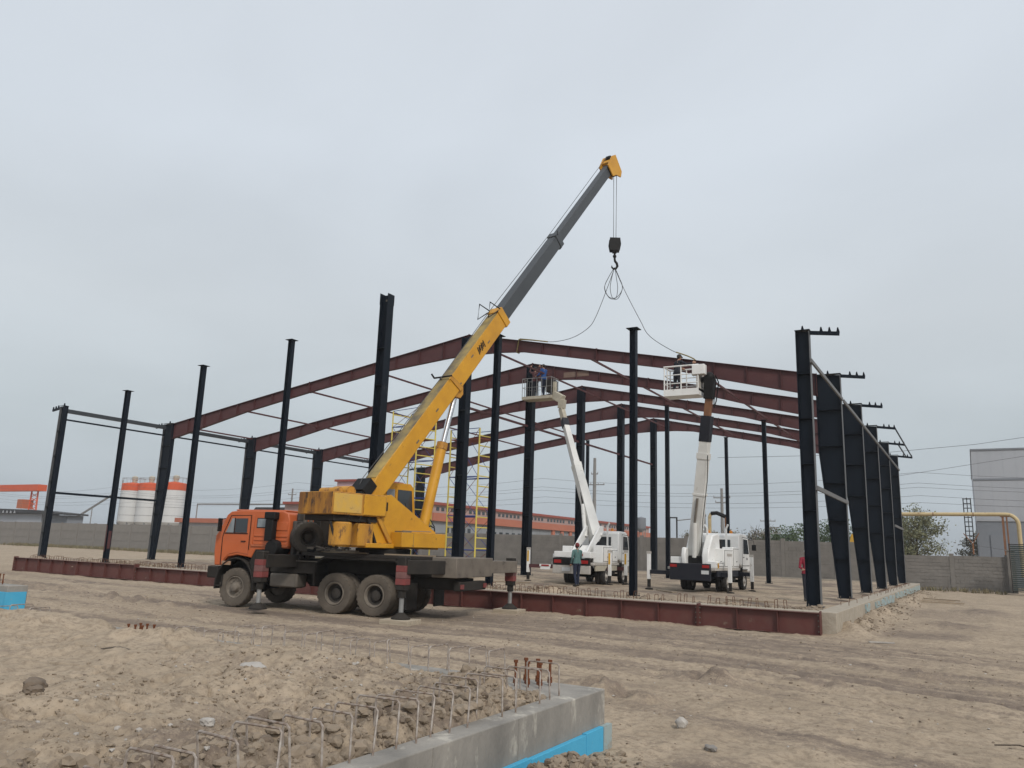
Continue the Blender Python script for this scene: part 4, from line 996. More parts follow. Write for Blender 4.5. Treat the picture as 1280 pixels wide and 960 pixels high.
# sling: loops round the hook, two legs to the rafter
sl = thing('lifting_sling', 'slack wire rope sling running from the crane hook to the nearest maroon rafter', 'sling', (hb_o.x, hb_o.y, hb_o.z + .1))
def W(p): return tuple(Vector(p) - Vector(sl.location))
h0 = Vector((hb_o.x, hb_o.y, hb_o.z + .2))
def smooth_path(P, n=6):
    P = [Vector(p) for p in P]; o = []
    for i in range(len(P) - 1):
        p0, p1, p2, p3 = P[max(i - 1, 0)], P[i], P[i + 1], P[min(i + 2, len(P) - 1)]
        for k in range(n):
            t = k / n
            o.append(.5 * ((2 * p1) + (p2 - p0) * t + (2 * p0 - 5 * p1 + 4 * p2 - p3) * t * t + (3 * p1 - p0 - 3 * p2 + p3) * t ** 3))
    return o + [P[-1]]
for k, (a, b_, dy) in enumerate(((-.50, .16, .0), (-.26, .42, .06), (-.42, .36, -.08))):
    q = [h0, h0 + Vector((a * .6, dy, -.45)), h0 + Vector((a, dy * 2, -.95)), h0 + Vector((a * .5, dy * 2, -1.45)), h0 + Vector((b_ * .4, dy, -1.5)), h0 + Vector((b_, -dy, -1.05)), h0 + Vector((b_ * .55, -dy, -.5)), h0 + Vector((.02, 0, -.03))]
    MB().path([W(p) for p in smooth_path(q)], .014, 5).build('wire_loop', 'rope', sl)
lf = [h0 + Vector((0, 0, -.02)), (-9.75, 6.65, 13.4), (-10.3, 6.62, 12.06), (-10.7, 6.62, 11.53), (-11.51, 6.62, 11.15), (-12.56, 6.62, 11.06), (-13.6, 6.66, 11.28), (-14.35, 6.68, 11.42)]
rt = [h0 + Vector((0, 0, -.02)), (-8.92, 6.65, 13.15), (-8.15, 6.62, 11.61), (-7.7, 6.62, 10.82), (-6.68, 6.62, 10.06), (-5.95, 6.66, 9.74), (-5.72, 6.66, 9.62)]
MB().path([W(p) for p in smooth_path(lf)], .014, 5).build('wire_leg', 'rope', sl)
MB().path([W(p) for p in smooth_path(rt)], .014, 5).build('wire_leg', 'rope', sl)
for x_ in (-14.4, -5.72):
    zt = zat(TOPR, x_); zb = zat(BOTR, x_)
    pts = [(x_, 6.78 - .125, zt + .02), (x_, 6.78 + .125, zt + .02), (x_ - .1, 6.78 + .125, zb - .02), (x_ - .1, 6.78 - .125, zb - .02), (x_, 6.78 - .125, zt + .02)]
    m_ = MB()
    for a, b_ in zip(pts, pts[1:]): m_.bar(W(a), W(b_), .07, .012, up=(1, 0, 0))
    m_.build('choker_strap', 'strap', sl)
MB().path([W(p) for p in smooth_path([(-14.4, 6.64, 11.38), (-13.6, 6.62, 11.25), (-12.8, 6.62, 11.09)])], .032, 6).build('strap_tail', 'strap', sl)
MB().path([W(p) for p in smooth_path([(-5.72, 6.64, 9.60), (-6.0, 6.64, 9.76), (-6.5, 6.62, 9.97)])], .03, 6).build('strap_tail', 'strap', sl)
# timber pads under the rear jacks
mat('pad_wood', (.48, .41, .31), (.30, .25, .19), 4, .85, stretch=(1, 6, 6))
for jf, lb in zip(JF, ('square timber pad under the near rear jack of the crane', 'square timber pad under the far rear jack of the crane')):
    c = _cm @ Vector((jf[0], jf[1], 0))
    t = thing('jack_pad', lb, 'timber', (c.x, c.y, -.605), CR.rotation_euler[2], 'timber pads under the crane jacks')
    for k in range(3): MB().box(-.42, .42, -.36 + k * .245, -.36 + k * .245 + .235, -.05, .125).build('plank', 'pad_wood', t, bevel=.012)

# ------------------------------------------------------------------ aerial lift trucks
def cage(mb_list, parent, x0, x1, y0, y1, z0, z1, m, n_x, n_y, mids=1, r=.018, floor='white_dirty', toe=.12):
    """man basket: floor tray with toe boards, posts and rails"""
    bk = MB().box(x0, x1, y0, y1, z0 - .06, z0).box(x0, x1, y0, y0 + .02, z0, z0 + toe).box(x0, x1, y1 - .02, y1, z0, z0 + toe).box(x0, x0 + .02, y0 + .02, y1 - .02, z0, z0 + toe).box(x1 - .02, x1, y0 + .02, y1 - .02, z0, z0 + toe)
    b = bk.build('man_basket', floor, parent)
    for k in range(n_x + 1):
        xx = lerp(x0 + r, x1 - r, k / n_x)
        for yy_ in (y0 + r, y1 - r): MB().tube((xx, yy_, z0), (xx, yy_, z1), r, n=6).build('post', m, b)
    for k in range(1, n_y):
        yy_ = lerp(y0 + r, y1 - r, k / n_y)
        for xx in (x0 + r, x1 - r): MB().tube((xx, yy_, z0), (xx, yy_, z1), r, n=6).build('post', m, b)
    for k in range(mids + 1):
        zz = lerp(z1, z0 + .1, k / (mids + 1))
        rr_ = r * (1.25 if k == 0 else .8)
        MB().tube((x0, y0 + r, zz), (x1, y0 + r, zz), rr_, n=6).tube((x0, y1 - r, zz), (x1, y1 - r, zz), rr_, n=6).tube((x0 + r, y0, zz), (x0 + r, y1, zz), rr_, n=6).tube((x1 - r, y0, zz), (x1 - r, y1, zz), rr_, n=6).build('rail', m, b)
    return b

def lift_truck(label, loc, rz, style):
    t = thing('lift_truck', label, 'lift truck', loc, rz, 'white aerial lift trucks')
    inv = (Matrix.Translation(loc) @ Matrix.Rotation(rz, 4, 'Z')).inverted()
    Lc = lambda p: inv @ Vector(p)
    # chassis and wheels
    MB().box(-1.8, 3.3, -.40, -.30, .48, .68).box(-1.8, 3.3, .30, .40, .48, .68).box(-1.7, -1.5, -.3, .3, .5, .66).box(.9, 1.1, -.3, .3, .5, .66).build('chassis_rail', 'navy', t)
    for x in (0, 2.75): MB().tube((x, -.75, .38), (x, .75, .38), .07, n=10).build('axle', 'black_dusty', t)
    ty_ = tyre_mesh(.385, .21, 30, 'rubber_clean'); rm = {1: rim_mesh(.385, .21, 1, 'white_dirty', False), -1: rim_mesh(.385, .21, -1, 'white_dirty', False)}
    for s in (1, -1):
        add_wheel(t, ty_, rm, 2.75, s * .80, .38, s)
        add_wheel(t, ty_, rm, 0, s * .86, .38, s); add_wheel(t, ty_, rm, 0, s * .62, .38, s)
    # cab-over cab
    cp = [(3.62, .78), (3.68, 1.30), (3.60, 1.52), (3.34, 2.20), (3.20, 2.36), (3.0, 2.42), (2.05, 2.43), (1.92, 2.34), (1.86, 1.9), (1.86, 1.10), (2.28, 1.02), (2.42, .86), (3.10, .86), (3.22, .78)]
    cb = MB().prism(cp, 'y', -.93, .93).build('cab', 'white', t, bevel=.05)
    MB().prism([(3.608, 1.54), (3.622, 1.55), (3.362, 2.20), (3.348, 2.19)], 'y', -.82, .82).build('windshield', 'glass', cb)
    MB().box(1.842, 1.856, -.55, .55, 1.75, 2.15).build('rear_pane', 'glass', cb)
    for s in (1, -1):
        MB().prism([(3.525, 1.035), (3.565, 1.50), (3.295, 2.265), (2.375, 2.295), (2.335, 1.035)], 'y', s * .925, s * .936).build('door_seal', 'black', cb)
        d = MB().prism([(3.50, 1.06), (3.54, 1.50), (3.28, 2.24), (2.40, 2.27), (2.36, 1.06)], 'y', s * .928, s * .944).build('door', 'white', cb, bevel=.006)
        MB().prism([(3.40, 1.56), (3.18, 2.18), (2.52, 2.20), (2.48, 1.56)], 'y', s * .945, s * .951).build('door_pane', 'glass', d)
        MB().box(2.44, 2.56, s * .944, s * .968, 1.40, 1.43).build('handle', 'black', d)
        MB().box(3.0, 3.1, s * .944, s * .96, 1.30, 1.40).build('side_marker', 'black', d)
        MB().path([(3.35, s * .93, 2.2), (3.62, s * 1.12, 2.15), (3.62, s * 1.14, 1.95)], .012, 6).box(3.58, 3.64, s * 1.04, s * 1.22, 1.72, 1.98).build('mirror', 'black', cb, bevel=.01)
        MB().box(3.63, 3.70, s * .55, s * .85, .90, 1.06).build('headlight', 'lamp_clear', cb, bevel=.01)
        MB().box(2.36, 3.2, s * .70, s * .93, .86, .90).box(2.33, 2.37, s * .6, s * .93, .5, 1.05).build('wheel_arch', 'black_dusty', t)
    for yy_ in (-.5, .5): MB().lathe([(.07, 0), (.07, .09), (.02, .14)], o=(2.2, yy_, 2.43), n=12).build('beacon', 'amber', cb)
    for yy_ in (-.42, .42): MB().bar((1.72, yy_, .96), (1.72, yy_, 2.62), .07).bar((1.72, yy_, 2.62), (1.66, yy_ * 1.25, 2.80), .06).build('boom_rest', 'white', t)
    MB().bar((1.72, -.385, 2.2), (1.72, .385, 2.2), .06).build('boom_rest_bar', 'white', t)
    MB().path([(1.7, -.3, 1.2), (1.2, -.42, 1.5), (.6, -.40, 1.42), (.1, -.3, 1.15)], .022, 6).path([(1.7, -.2, 1.1), (1.1, -.32, 1.35), (.5, -.34, 1.3), (0, -.28, 1.1)], .018, 6).build('hose', 'black', t)
    MB().box(3.60, 3.76, -.95, .95, .48, .76).build('front_bumper', 'white_dirty', t, bevel=.03)
    # body
    MB().box(-1.85, 1.78, -.98, .98, .86, .96).build('deck', 'white_dirty', t, bevel=.01)
    if style == 1:
        boxes = [(-.55, .55, 1, .96, 1.66), (.58, 1.45, 1, .96, 1.50), (-1.7, -.6, 1, .96, 1.30), (-.62, .62, -1, .96, 1.72), (.66, 1.55, -1, .96, 1.60)]
    else:
        boxes = [(-.62, .66, -1, .96, 1.74), (.70, 1.62, -1, .96, 1.82), (-1.6, -.66, -1, .96, 1.22), (-1.5, .4, 1, .96, 1.36), (.45, 1.6, 1, .96, 1.66)]
    for x0, x1, s, z0, z1 in boxes:
        lk = MB().box(x0, x1, s * .52, s * .98, z0 + .002, z1).build('side_locker', 'white', t, bevel=.025)
        MB().box(x0 + .045, x1 - .045, s * .98, s * .985, z0 + .065, z1 - .065).build('gasket', 'black', lk)
        MB().box(x0 + .06, x1 - .06, s * .985, s * .998, z0 + .08, z1 - .08).build('locker_door', 'white', lk, bevel=.006)
        MB().box((x0 + x1) / 2 - .05, (x0 + x1) / 2 + .05, s * .998, s * 1.016, z0 + .25, z0 + .28).build('handle', 'black', lk)
    for s in (1, -1): MB().box(-1.5, 1.5, s * .90, s * .96, .62, .855).build('side_skirt', 'navy' if style == 2 else 'cream', t)
    MB().box(.6, 1.5, -.86, -.46, .42, .80).build('fuel_tank', 'black_dusty', t, bevel=.03)
    # tail
    if style == 2:
        tl = MB().box(-2.05, -1.86, -.82, .82, .46, 1.12).build('tail_board', 'navy', t, bevel=.02)
        for s in (1, -1): MB().box(-2.075, -2.052, s * .52, s * .80, .96, 1.07).build('tail_light', 'red_light', tl)
        MB().box(-2.07, -2.053, -.78, -.48, .72, .86).build('number_plate', 'plate_white', tl)
        MB().box(-1.55, -1.48, -1.02, -.99, .96, 1.16).build('side_marker', 'yellow_mark', t); MB().box(-1.54, -1.49, -1.03, -1.022, 1.0, 1.1).build('side_lamp', 'red_light', t)
    else:
        tl = MB().box(-2.0, -1.86, -.86, .86, .48, .84).build('tail_board', 'white_dirty', t, bevel=.02)
        MB().box(-2.02, -1.86, -.84, .84, .86, 1.14).build('tail_recess', 'black', tl)
        for s in (1, -1):
            MB().box(-2.04, -2.022, s * .45, s * .78, .92, 1.06).build('tail_light', 'red_light', tl)
        MB().box(-2.02, -2.003, .05, .42, .58, .74).build('number_plate', 'plate_white', tl)
        MB().box(-1.9, -1.3, -.84, .84, 1.16, 1.42).build('tail_locker', 'white', t, bevel=.02)
        MB().box(-1.93, -1.905, -.5, -.2, 1.24, 1.34).build('marker_lamp', 'red_light', tl)
        MB().box(-1.95, -1.88, .98, 1.5, .74, .84).box(-1.96, -1.9, 1.0, 1.45, .62, .73).build('light_board', 'white', t); MB().box(-1.975, -1.955, 1.05, 1.4, .76, .82).build('board_lamp', 'red_light', t)
    # jacks
    jk = [(.15 if style == 1 else -1.15, 2.95 if style == 1 else 2.05, 1), (.05 if style == 1 else -.95, 1.08 if style == 1 else 1.30, -1), (1.75, 1.35, 1), (1.85 if style == 1 else 2.0, 1.28 if style == 1 else 1.42, -1)]
    for k, (x, ye, s) in enumerate(jk):
        MB().box(x - .08, x + .08, s * .5, s * (ye - .07), .62, .78).build('jack_beam', 'navy' if style == 2 else 'maroon', t)
        lg = MB().box(x - .07, x + .07, s * ye - .07, s * ye + .07, .40, 1.50).build('jack_leg', 'white', t, bevel=.012)
        MB().box(x - .055, x + .055, s * ye - .055, s * ye + .055, .08, .40).build('jack_foot', 'black_dusty', lg)
        MB().lathe([(.16, -.02), (.16, .03), (.05, .06)], o=(x, s * ye, .0), n=14).build('foot_plate', 'black_dusty', lg)
        MB().box(x - .08, x + .08, s * ye - .08, s * ye + .08, 1.44, 1.54).build('cap', 'white_dirty', lg)
        if style == 1:
            MB().box(x - .074, x - .071, s * ye - .045, s * ye + .045, .9, 1.4).build('yellow_marking', 'yellow_mark', lg)
    if style == 1:
        # sloping turret at the back carrying the boom foot high above the deck
        for s in (1, -1):
            MB().prism([(-1.35, 1.20), (-1.05, 1.20), (.9, 2.10), (1.25, 2.35), (1.25, 2.62), (.75, 2.62)], 'y', s * .30, s * .38).build('turret_arm', 'white', t, bevel=.01)
        MB().prism([(-1.2, .97), (-.2, .97), (.3, 1.55), (.1, 1.72), (-.9, 1.30)], 'y', -.26, .26).build('turret', 'white', t, bevel=.02)
        MB().lathe([(.42, .965), (.45, .98), (.45, 1.1), (.38, 1.16)], o=(-.6, 0, 0), n=24).build('slew_ring', 'black_dusty', t)
        foot = Vector((1.0, 0, 2.35)); top = Lc((-14.62, 12.25, 8.30))
        d = (top - foot).normalized(); side = d.cross(Vector((0, 0, 1))).normalized()
        def at(u): return foot.lerp(top, u)
        MB().bar(at(-.05), at(.55), .48, .50, w1=.40, h1=.44).build('boom_base_section', 'white_boom', t, bevel=.015)
        MB().bar(at(.551), at(.93), .32, .36, w1=.28, h1=.32).build('boom_middle_section', 'white_boom', t, bevel=.012)
        MB().bar(at(.93), at(1.0), .33, .37).build('boom_collar', 'navy', t, bevel=.01)
        MB().bar(at(.53), at(.57), .42, .46).build('boom_collar', 'white_boom', t, bevel=.01)
        up_ = (0, 0, 1)
        MB().tube(at(.05) - side * .0 + Vector((-.55, .15, -.55)), at(.22) + Vector((-.28, .1, -.05)), .10, n=14).build('lift_cylinder', 'white_boom', t)
        MB().tube(at(.22) + Vector((-.28, .1, -.05)), at(.34) + Vector((-.18, .05, 0)), .05, n=12).build('cylinder_rod', 'black_dusty', t)
        k1 = Lc((-14.85, 12.35, 8.95)); k2 = Lc((-14.80, 12.35, 9.45)); k3 = Lc((-15.35, 12.45, 9.75))
        MB().bar(at(1.0), k1, .26, .28).bar(k1, k2, .36, .34).build('jib', 'cream', t, bevel=.02)
        MB().bar(k2, k3, .40, .46).bar(k3, k3 + Vector((0, 0, .75)), .22, .14).build('jib_head', 'cream', t, bevel=.03)
        MB().tube(at(.96) + Vector((.2, 0, 0)), k2 + Vector((.12, 0, -.1)), .04, n=8).build('jib_cylinder', 'steel_worn', t)
        MB().path([k1 + Vector((.1, .15, 0)), at(.8) + Vector((.1, .25, 0)), at(.4) + Vector((.1, .28, 0)), at(.05) + Vector((0, .25, 0))], .018, 6).build('hose', 'black', t)
        bx = MB(); o_ = Lc((-16.32, 12.55, 9.62))
        rot = Matrix.Translation(o_) @ Matrix.Rotation(-rz, 4, 'Z')
    else:
        # yoke turret
        for s in (1, -1):
            MB().prism([(-1.55, .97), (-.45, .97), (-.38, 1.6), (-.45, 2.20), (-.62, 2.28), (-1.0, 1.72), (-1.5, 1.75), (-1.62, 1.45)] if s > 0 else
                       [(-1.45, .97), (.05, .97), (.10, 1.6), (.0, 2.28), (-.25, 2.36), (-.9, 2.26), (-1.35, 1.75), (-1.50, 1.45)], 'y', s * .32, s * (.50 if s > 0 else .62)).build('turret_plate', 'white', t, bevel=.05)
        MB().box(-.62, -.46, -.318, .318, 1.0, 2.0).build('turret_back', 'white', t, bevel=.02)
        MB().lathe([(.62, .962), (.66, .98), (.66, 1.03), (.6, 1.06)], o=(-.8, 0, 0), n=28).build('slew_ring', 'white_dirty', t)
        MB().box(-1.3, -.65, -.30, .30, 1.06, 1.42).build('turret_floor', 'black', t, bevel=.04)
        foot = Vector((-.95, .14, 1.62)); top = Lc((-4.98, 6.22, 7.75))
        def at(u): return foot.lerp(top, u)
        MB().bar(at(-.03), at(.62), .45, .48, up=(1, 0, 0), w1=.40, h1=.44).build('boom_base_section', 'white_boom', t, bevel=.015)
        MB().bar(at(.60), at(.64), .46, .50, up=(1, 0, 0)).build('boom_collar', 'white_boom', t, bevel=.01)
        MB().bar(at(.36), at(.375), .49, .50, up=(1, 0, 0)).build('boom_collar', 'white_boom', t, bevel=.01)
        MB().bar(at(.64), at(.72), .38, .40, up=(1, 0, 0)).build('boom_middle_section', 'white_boom', t, bevel=.012)
        MB().bar(at(.715), at(.885), .42, .44, up=(1, 0, 0)).build('boom_collar', 'navy', t, bevel=.02)
        k1 = at(1.0); k2 = Lc((-4.90, 6.12, 8.62))
        MB().bar(at(.885), k1, .26, .28, up=(1, 0, 0)).build('boom_tip_section', 'pipe_rust', t, bevel=.012)
        MB().bar(k1 - Vector((0, 0, .02)), k2, .38, .40, up=(1, 0, 0)).blob(tuple(k2), .22, 4, .12, 2).bar(k2, Lc((-5.35, 6.12, 8.50)), .2, .2).build('jib_head', 'black', t, bevel=.02)
        MB().path([k2 + Vector((.1, -.2, .1)), k2 + Vector((.2, -.3, -.2)), k1 + Vector((.15, -.25, -.1)), k1 + Vector((0, -.2, -.4))], .025, 6).path([k2 + Vector((-.1, -.2, .05)), k2 + Vector((-.2, -.32, -.25)), k1 + Vector((-.15, -.25, 0)), k1 + Vector((0, -.2, -.35))], .022, 6).build('hose', 'black', t)
        MB().tube(Vector((-1.25, .05, 1.35)), at(.18) + Vector((-.33, 0, 0)), .10, n=14).build('lift_cylinder', 'white_boom', t)
        MB().tube(at(.18) + Vector((-.33, 0, 0)), at(.34) + Vector((-.28, 0, 0)), .05, n=12).build('cylinder_rod', 'steel_worn', t)
        MB().path([at(.62) + Vector((-.25, -.25, 0)), at(.45) + Vector((-.3, -.35, 0)), at(.2) + Vector((-.3, -.32, 0)), at(.02) + Vector((-.1, -.3, 0))], .016, 6).build('hose', 'black', t)
        o_ = Lc((-5.98, 6.12, 7.92)); rot = Matrix.Translation(o_) @ Matrix.Rotation(-rz, 4, 'Z')
    if style == 1:
        b = cage(None, t, -.93, .93, -.40, .45, 0, 1.12, 'galv', 6, 3, 1, .016, 'cream', .10)
        for e_ in (b,): e_.matrix_local = rot
        MB().box(.55, .90, -.38, .40, .3, 1.0).build('control_box', 'black_dusty', b)
    else:
        b = cage(None, t, -.78, .72, -.42, .40, 0, 1.20, 'white', 2, 2, 2, .028, 'white', .22)
        b.matrix_local = rot
        MB().box(.45, .98, -.45, -.10, .78, 1.20).build('control_box', 'white', b, bevel=.02)
        MB().box(.62, .72, -.40, .38, .12, .9).build('back_panel', 'white_dirty', b)
    return t
lift_truck('white aerial lift truck on the left, its basket raised to the ridge with two workers', (-11.22, 7.95, -.06), R(95), 1)
lift_truck('white aerial lift truck on the right, its basket raised to the nearest rafter', (-5.75, 7.9, -.06), R(89), 2)

# ------------------------------------------------------------------ people
def person(label, loc, rz, H=1.75, top='cloth_blue', legs='cloth_navy', hat=None, arms=None, look=(0, 0), lean=0.0, step=.10, bend=0.0):
    """one continuous figure; faces +y. arms: {side: (elbow, wrist)} in metres for a 1.75 m body"""
    k = H / 1.75
    J = []                                                          # (p0, p1, r0, r1, zone)
    def b(p0, p1, r0, r1, zn): J.append((Vector(p0), Vector(p1), r0, r1, zn))
    hipz = .92 - bend * .12
    chest = Vector((0, lean * .45, hipz + .50)); 
    for s in (-1, 1):
        hip = Vector((s * .09, 0, hipz)); knee = Vector((s * .11, .03 + bend * .18 + s * step * .3, .50 - bend * .05)); ank = Vector((s * .12, -.02 + s * step, .09))
        b(hip, knee, .098, .068, 'legs'); b(knee, ank, .066, .046, 'legs')
        b(ank + Vector((0, -.04, -.05)), ank + Vector((s * .02, .15, -.055)), .048, .036, 'shoe')
        b(hip + Vector((0, 0, .02)), chest + Vector((s * .03, 0, -.22)), .118, .105, 'top' if True else 'legs')
        b(chest + Vector((s * .05, 0, -.22)), chest + Vector((s * .085, 0, 0)), .105, .092, 'top')
        sh = chest + Vector((s * .195, 0, .02))
        b(chest + Vector((s * .06, 0, .04)), sh, .075, .062, 'top')
        el, wr = (arms or {}).get(s, (Vector((s * .27, -.02, hipz + .24)), Vector((s * .25, .10, hipz + .02))))
        el = Vector(el); wr = Vector(wr)
        b(sh, el, .058, .045, 'top'); b(el, wr, .045, .034, 'top')
        f = (wr - el).normalized(); sd = f.cross(Vector((0, 1, .2))).normalized(); nn = sd.cross(f).normalized()
        palm = wr + f * .085
        b(wr, palm, .030, .034, 'skin'); b(wr + f * .04 + sd * .02, palm + sd * .024, .022, .022, 'skin'); b(wr + f * .04 - sd * .02, palm - sd * .024, .022, .022, 'skin')
        for q, ln in ((-.033, .060), (-.011, .075), (.011, .070), (.033, .055)):
            a0 = palm + sd * q; a1 = a0 + f * ln * .6 + nn * .006; a2 = a1 + f * ln * .4 + nn * .022
            b(a0, a1, .0105, .0100, 'skin'); b(a1, a2, .0100, .0090, 'skin')
        t0 = wr + f * .03 + sd * .03; b(t0, t0 + sd * .035 + f * .03, .013, .012, 'skin'); b(t0 + sd * .035 + f * .03, t0 + sd * .04 + f * .06 + nn * .015, .012, .010, 'skin')
    nk = chest + Vector((0, .01, .07)); hd = nk + Vector((look[0] * .03, .025 + look[1] * -.03, .17))
    b(chest, nk + Vector((0, .005, .05)), .06, .052, 'skin')
    fy = Vector((math.sin(look[0]), math.cos(look[0]) * math.cos(look[1]), math.sin(look[1]))).normalized(); fx_ = fy.cross(Vector((0, 0, 1))).normalized(); fz = fx_.cross(fy)
    b(hd + fz * .03 - fy * .02, hd + fz * .035 + fy * .015, .092, .088, 'hair'); b(hd + fy * .03 - fz * .02, hd + fy * .045 - fz * .065, .072, .052, 'skin')
    b(hd + fy * .05 + fz * .02, hd + fy * .055 - fz * .01, .060, .055, 'skin')
    b(hd + fy * .105 + fz * .005, hd + fy * .118 - fz * .028, .010, .015, 'skin')                     # nose
    for s in (-1, 1):
        b(hd + fx_ * s * .088 + fz * .005, hd + fx_ * s * .092 - fz * .025, .016, .013, 'skin')        # ears
        b(hd + fx_ * s * .034 + fy * .102 + fz * .012, hd + fx_ * s * .034 + fy * .103 + fz * .011, .010, .010, 'hair')   # eyes
    b(hd + fx_ * -.02 + fy * .094 - fz * .062, hd + fx_ * .02 + fy * .094 - fz * .062, .010, .010, 'lip')
    if hat:
        b(hd + fz * .055 - fy * .015, hd + fz * .06 + fy * .01, .098, .094, 'hat'); b(hd + fz * .05 + fy * .08, hd + fz * .045 + fy * .16, .035, .02, 'hat')
        if hat != 'cap_white': b(hd + fz * .05 + fy * .09 + fx_ * .035, hd + fz * .045 + fy * .14 + fx_ * .03, .03, .018, 'hat')
    mb = MB()
    for p0, p1, r0, r1, zn in J:
        d = p1 - p0; L_ = max(d.length, 1e-4); d = d / L_
        pts = []; rr_ = []
        for a in (-80, -50, -20): pts.append(p0 + d * r0 * math.sin(R(a))); rr_.append(r0 * math.cos(R(a)))
        pts.append(p0.lerp(p1, .5)); rr_.append((r0 + r1) / 2 * 1.03)
        for a in (20, 50, 80): pts.append(p1 + d * r1 * math.sin(R(a))); rr_.append(r1 * math.cos(R(a)))
        mb.path(pts, rr_, 10)
    src = mb.build('person_source', 'skin', None)
    rm = src.modifiers.new('r', 'REMESH'); rm.mode = 'VOXEL'; rm.voxel_size = .0105; rm.use_smooth_shade = True
    sm_ = src.modifiers.new('s', 'SMOOTH'); sm_.factor = .5; sm_.iterations = 3
    dg = bpy.context.evaluated_depsgraph_get()
    me = bpy.data.meshes.new_from_object(src.evaluated_get(dg))
    bpy.data.objects.remove(src)
    zones = ['skin', 'hair', 'top', 'legs', 'shoe', 'hat', 'lip']
    me.materials.clear()
    for q in ('skin', 'hair', top, legs, 'shoe', hat or 'hair', 'cloth_maroon'): me.materials.append(MATS[q])
    cen = np.empty(len(me.polygons) * 3); me.polygons.foreach_get('center', cen); cen = cen.reshape(-1, 3)
    best = np.full(len(cen), 1e9); zi = np.zeros(len(cen), np.int32)
    for p0, p1, r0, r1, zn in J:
        a = np.array(p0); d = np.array(p1 - p0); L2 = max(float(d @ d), 1e-9)
        tt = np.clip(((cen - a) @ d) / L2, 0, 1); dist = np.linalg.norm(cen - (a + tt[:, None] * d), axis=1) - (r0 + (r1 - r0) * tt)
        m_ = dist < best; best[m_] = dist[m_]; zi[m_] = zones.index(zn)
    zi[(zi == 2) & (cen[:, 2] < hipz + .02)] = 3
    me.polygons.foreach_set('material_index', zi)
    me.polygons.foreach_set('use_smooth', [True] * len(me.polygons))
    me.update()
    o = put('person', me, None, loc, rz); o.scale = (k, k, k)
    return tag(o, label, 'person')
person('worker in a teal shirt and dark trousers looking up behind the left lift truck', (-10.5, 5.4, gz(-10.5, 5.4)), R(60), 1.74, 'cloth_teal', 'cloth_navy', 'cap_red',
       {1: ((.26, .08, 1.18), (.12, .26, 1.22)), -1: ((-.27, -.02, 1.16), (-.24, .10, .93))}, (0.2, .5))
person('worker in a crimson jacket half hidden behind the right front corner column', (-1.08, 4.4, gz(-1.08, 4.4)), R(200), 1.74, 'cloth_crimson', 'cloth_dark', 'cap_white',
       {1: ((.26, .05, 1.16), (.2, .22, 1.1)), -1: ((-.27, .05, 1.16), (-.2, .22, 1.12))}, (0, -.3))
person('worker in a bright blue jacket standing in the left lift basket', (-16.05, 12.45, 9.70), R(75), 1.84, 'cloth_blue', 'cloth_navy', None,
       {1: ((.30, .12, 1.18), (.22, .32, 1.20)), -1: ((-.28, .10, 1.16), (-.20, .30, 1.14))}, (-.2, .1))
person('worker in dark clothes reaching up to the ridge from the left lift basket', (-16.62, 12.5, 9.68), R(20), 1.74, 'cloth_maroon', 'cloth_dark', 'hair',
       {1: ((.30, .20, 1.60), (.22, .30, 1.86)), -1: ((-.34, .18, 1.56), (-.30, .28, 1.82))}, (0, .5))
person('worker in a black jacket leaning on the nearest rafter from the right lift basket', (-6.28, 6.02, 7.94), R(-30), 1.74, 'cloth_dark', 'cloth_dark', 'hair',
       {1: ((.42, .16, 1.30), (.62, .30, 1.34)), -1: ((-.30, .15, 1.20), (-.1, .34, 1.2))}, (.2, -.2), lean=.2)

# ------------------------------------------------------------------ near pad: concrete frame with stirrups, boards and bolts
nf = thing('concrete_frame', 'near concrete foundation corner with rebar hoops, rusty bolts and blue boards', 'foundation', (0, 0, 0))
MB().box(.36, .60, -34, -18.252, -.95, 0.0).build('side_wall', ['concrete'], nf, bevel=.012)
MB().box(-13.4, -.352, -17.75, -17.45, -.95, -.003).build('far_wall', ['concrete'], nf, bevel=.012)
MB().box(-.35, .60, -18.25, -17.45, -.95, .0).build('corner_pier', ['concrete'], nf, bevel=.012)
rnd = random.Random(11)
y = -17.42; k = 0
tops = [-.34, -.35, -.34, -.36, -.33, -.35, -.34, -.36, -.34, -.35, -.34, -.35, -.34]
edges = [-18.02, -19.15, -20.3, -21.45, -22.6, -23.8, -25.0, -26.2, -27.4, -28.6, -29.8]
for k in range(8): plate('form_seam', 'concrete', nf, .600, .6035, -19.3 - k * 1.25, -19.285 - k * 1.25, -.34, -.01)
pm = MB().box(.604, .66, -17.60, -17.40, -.86, -.34).build('insulation_board', 'insulation_pale', nf)
last = -17.602
for e_, tp in zip(edges, tops):
    MB().box(.603, .655, e_ + .006, last - .006, -.90, tp).build('insulation_board', 'insulation', nf, bevel=.004); last = e_
x = .66
for k in range(6):
    MB().box(x - 1.1, x - .012, -17.447, -17.397, -.90, -.37 + rnd.uniform(-.01, .01)).build('insulation_board', 'insulation', nf); x -= 1.1
sm = [stirrup_mesh('stirrup', .36, .31, .0078), stirrup_mesh('stirrup', .34, .28, .0078), stirrup_mesh('stirrup', .37, .33, .0078)]
y = -18.15; i = 0
while y > -24.3:
    o = put('stirrup', rnd.choice(sm), nf, (.27 + rnd.uniform(-.03, .03) - (.06 if i % 3 == 0 else 0), y, -.01), rz=rnd.uniform(-.10, .14))
    o.rotation_euler[0] = rnd.uniform(-.14, .14)
    y -= rnd.uniform(.20, .31); i += 1
x = -.55; i = 0
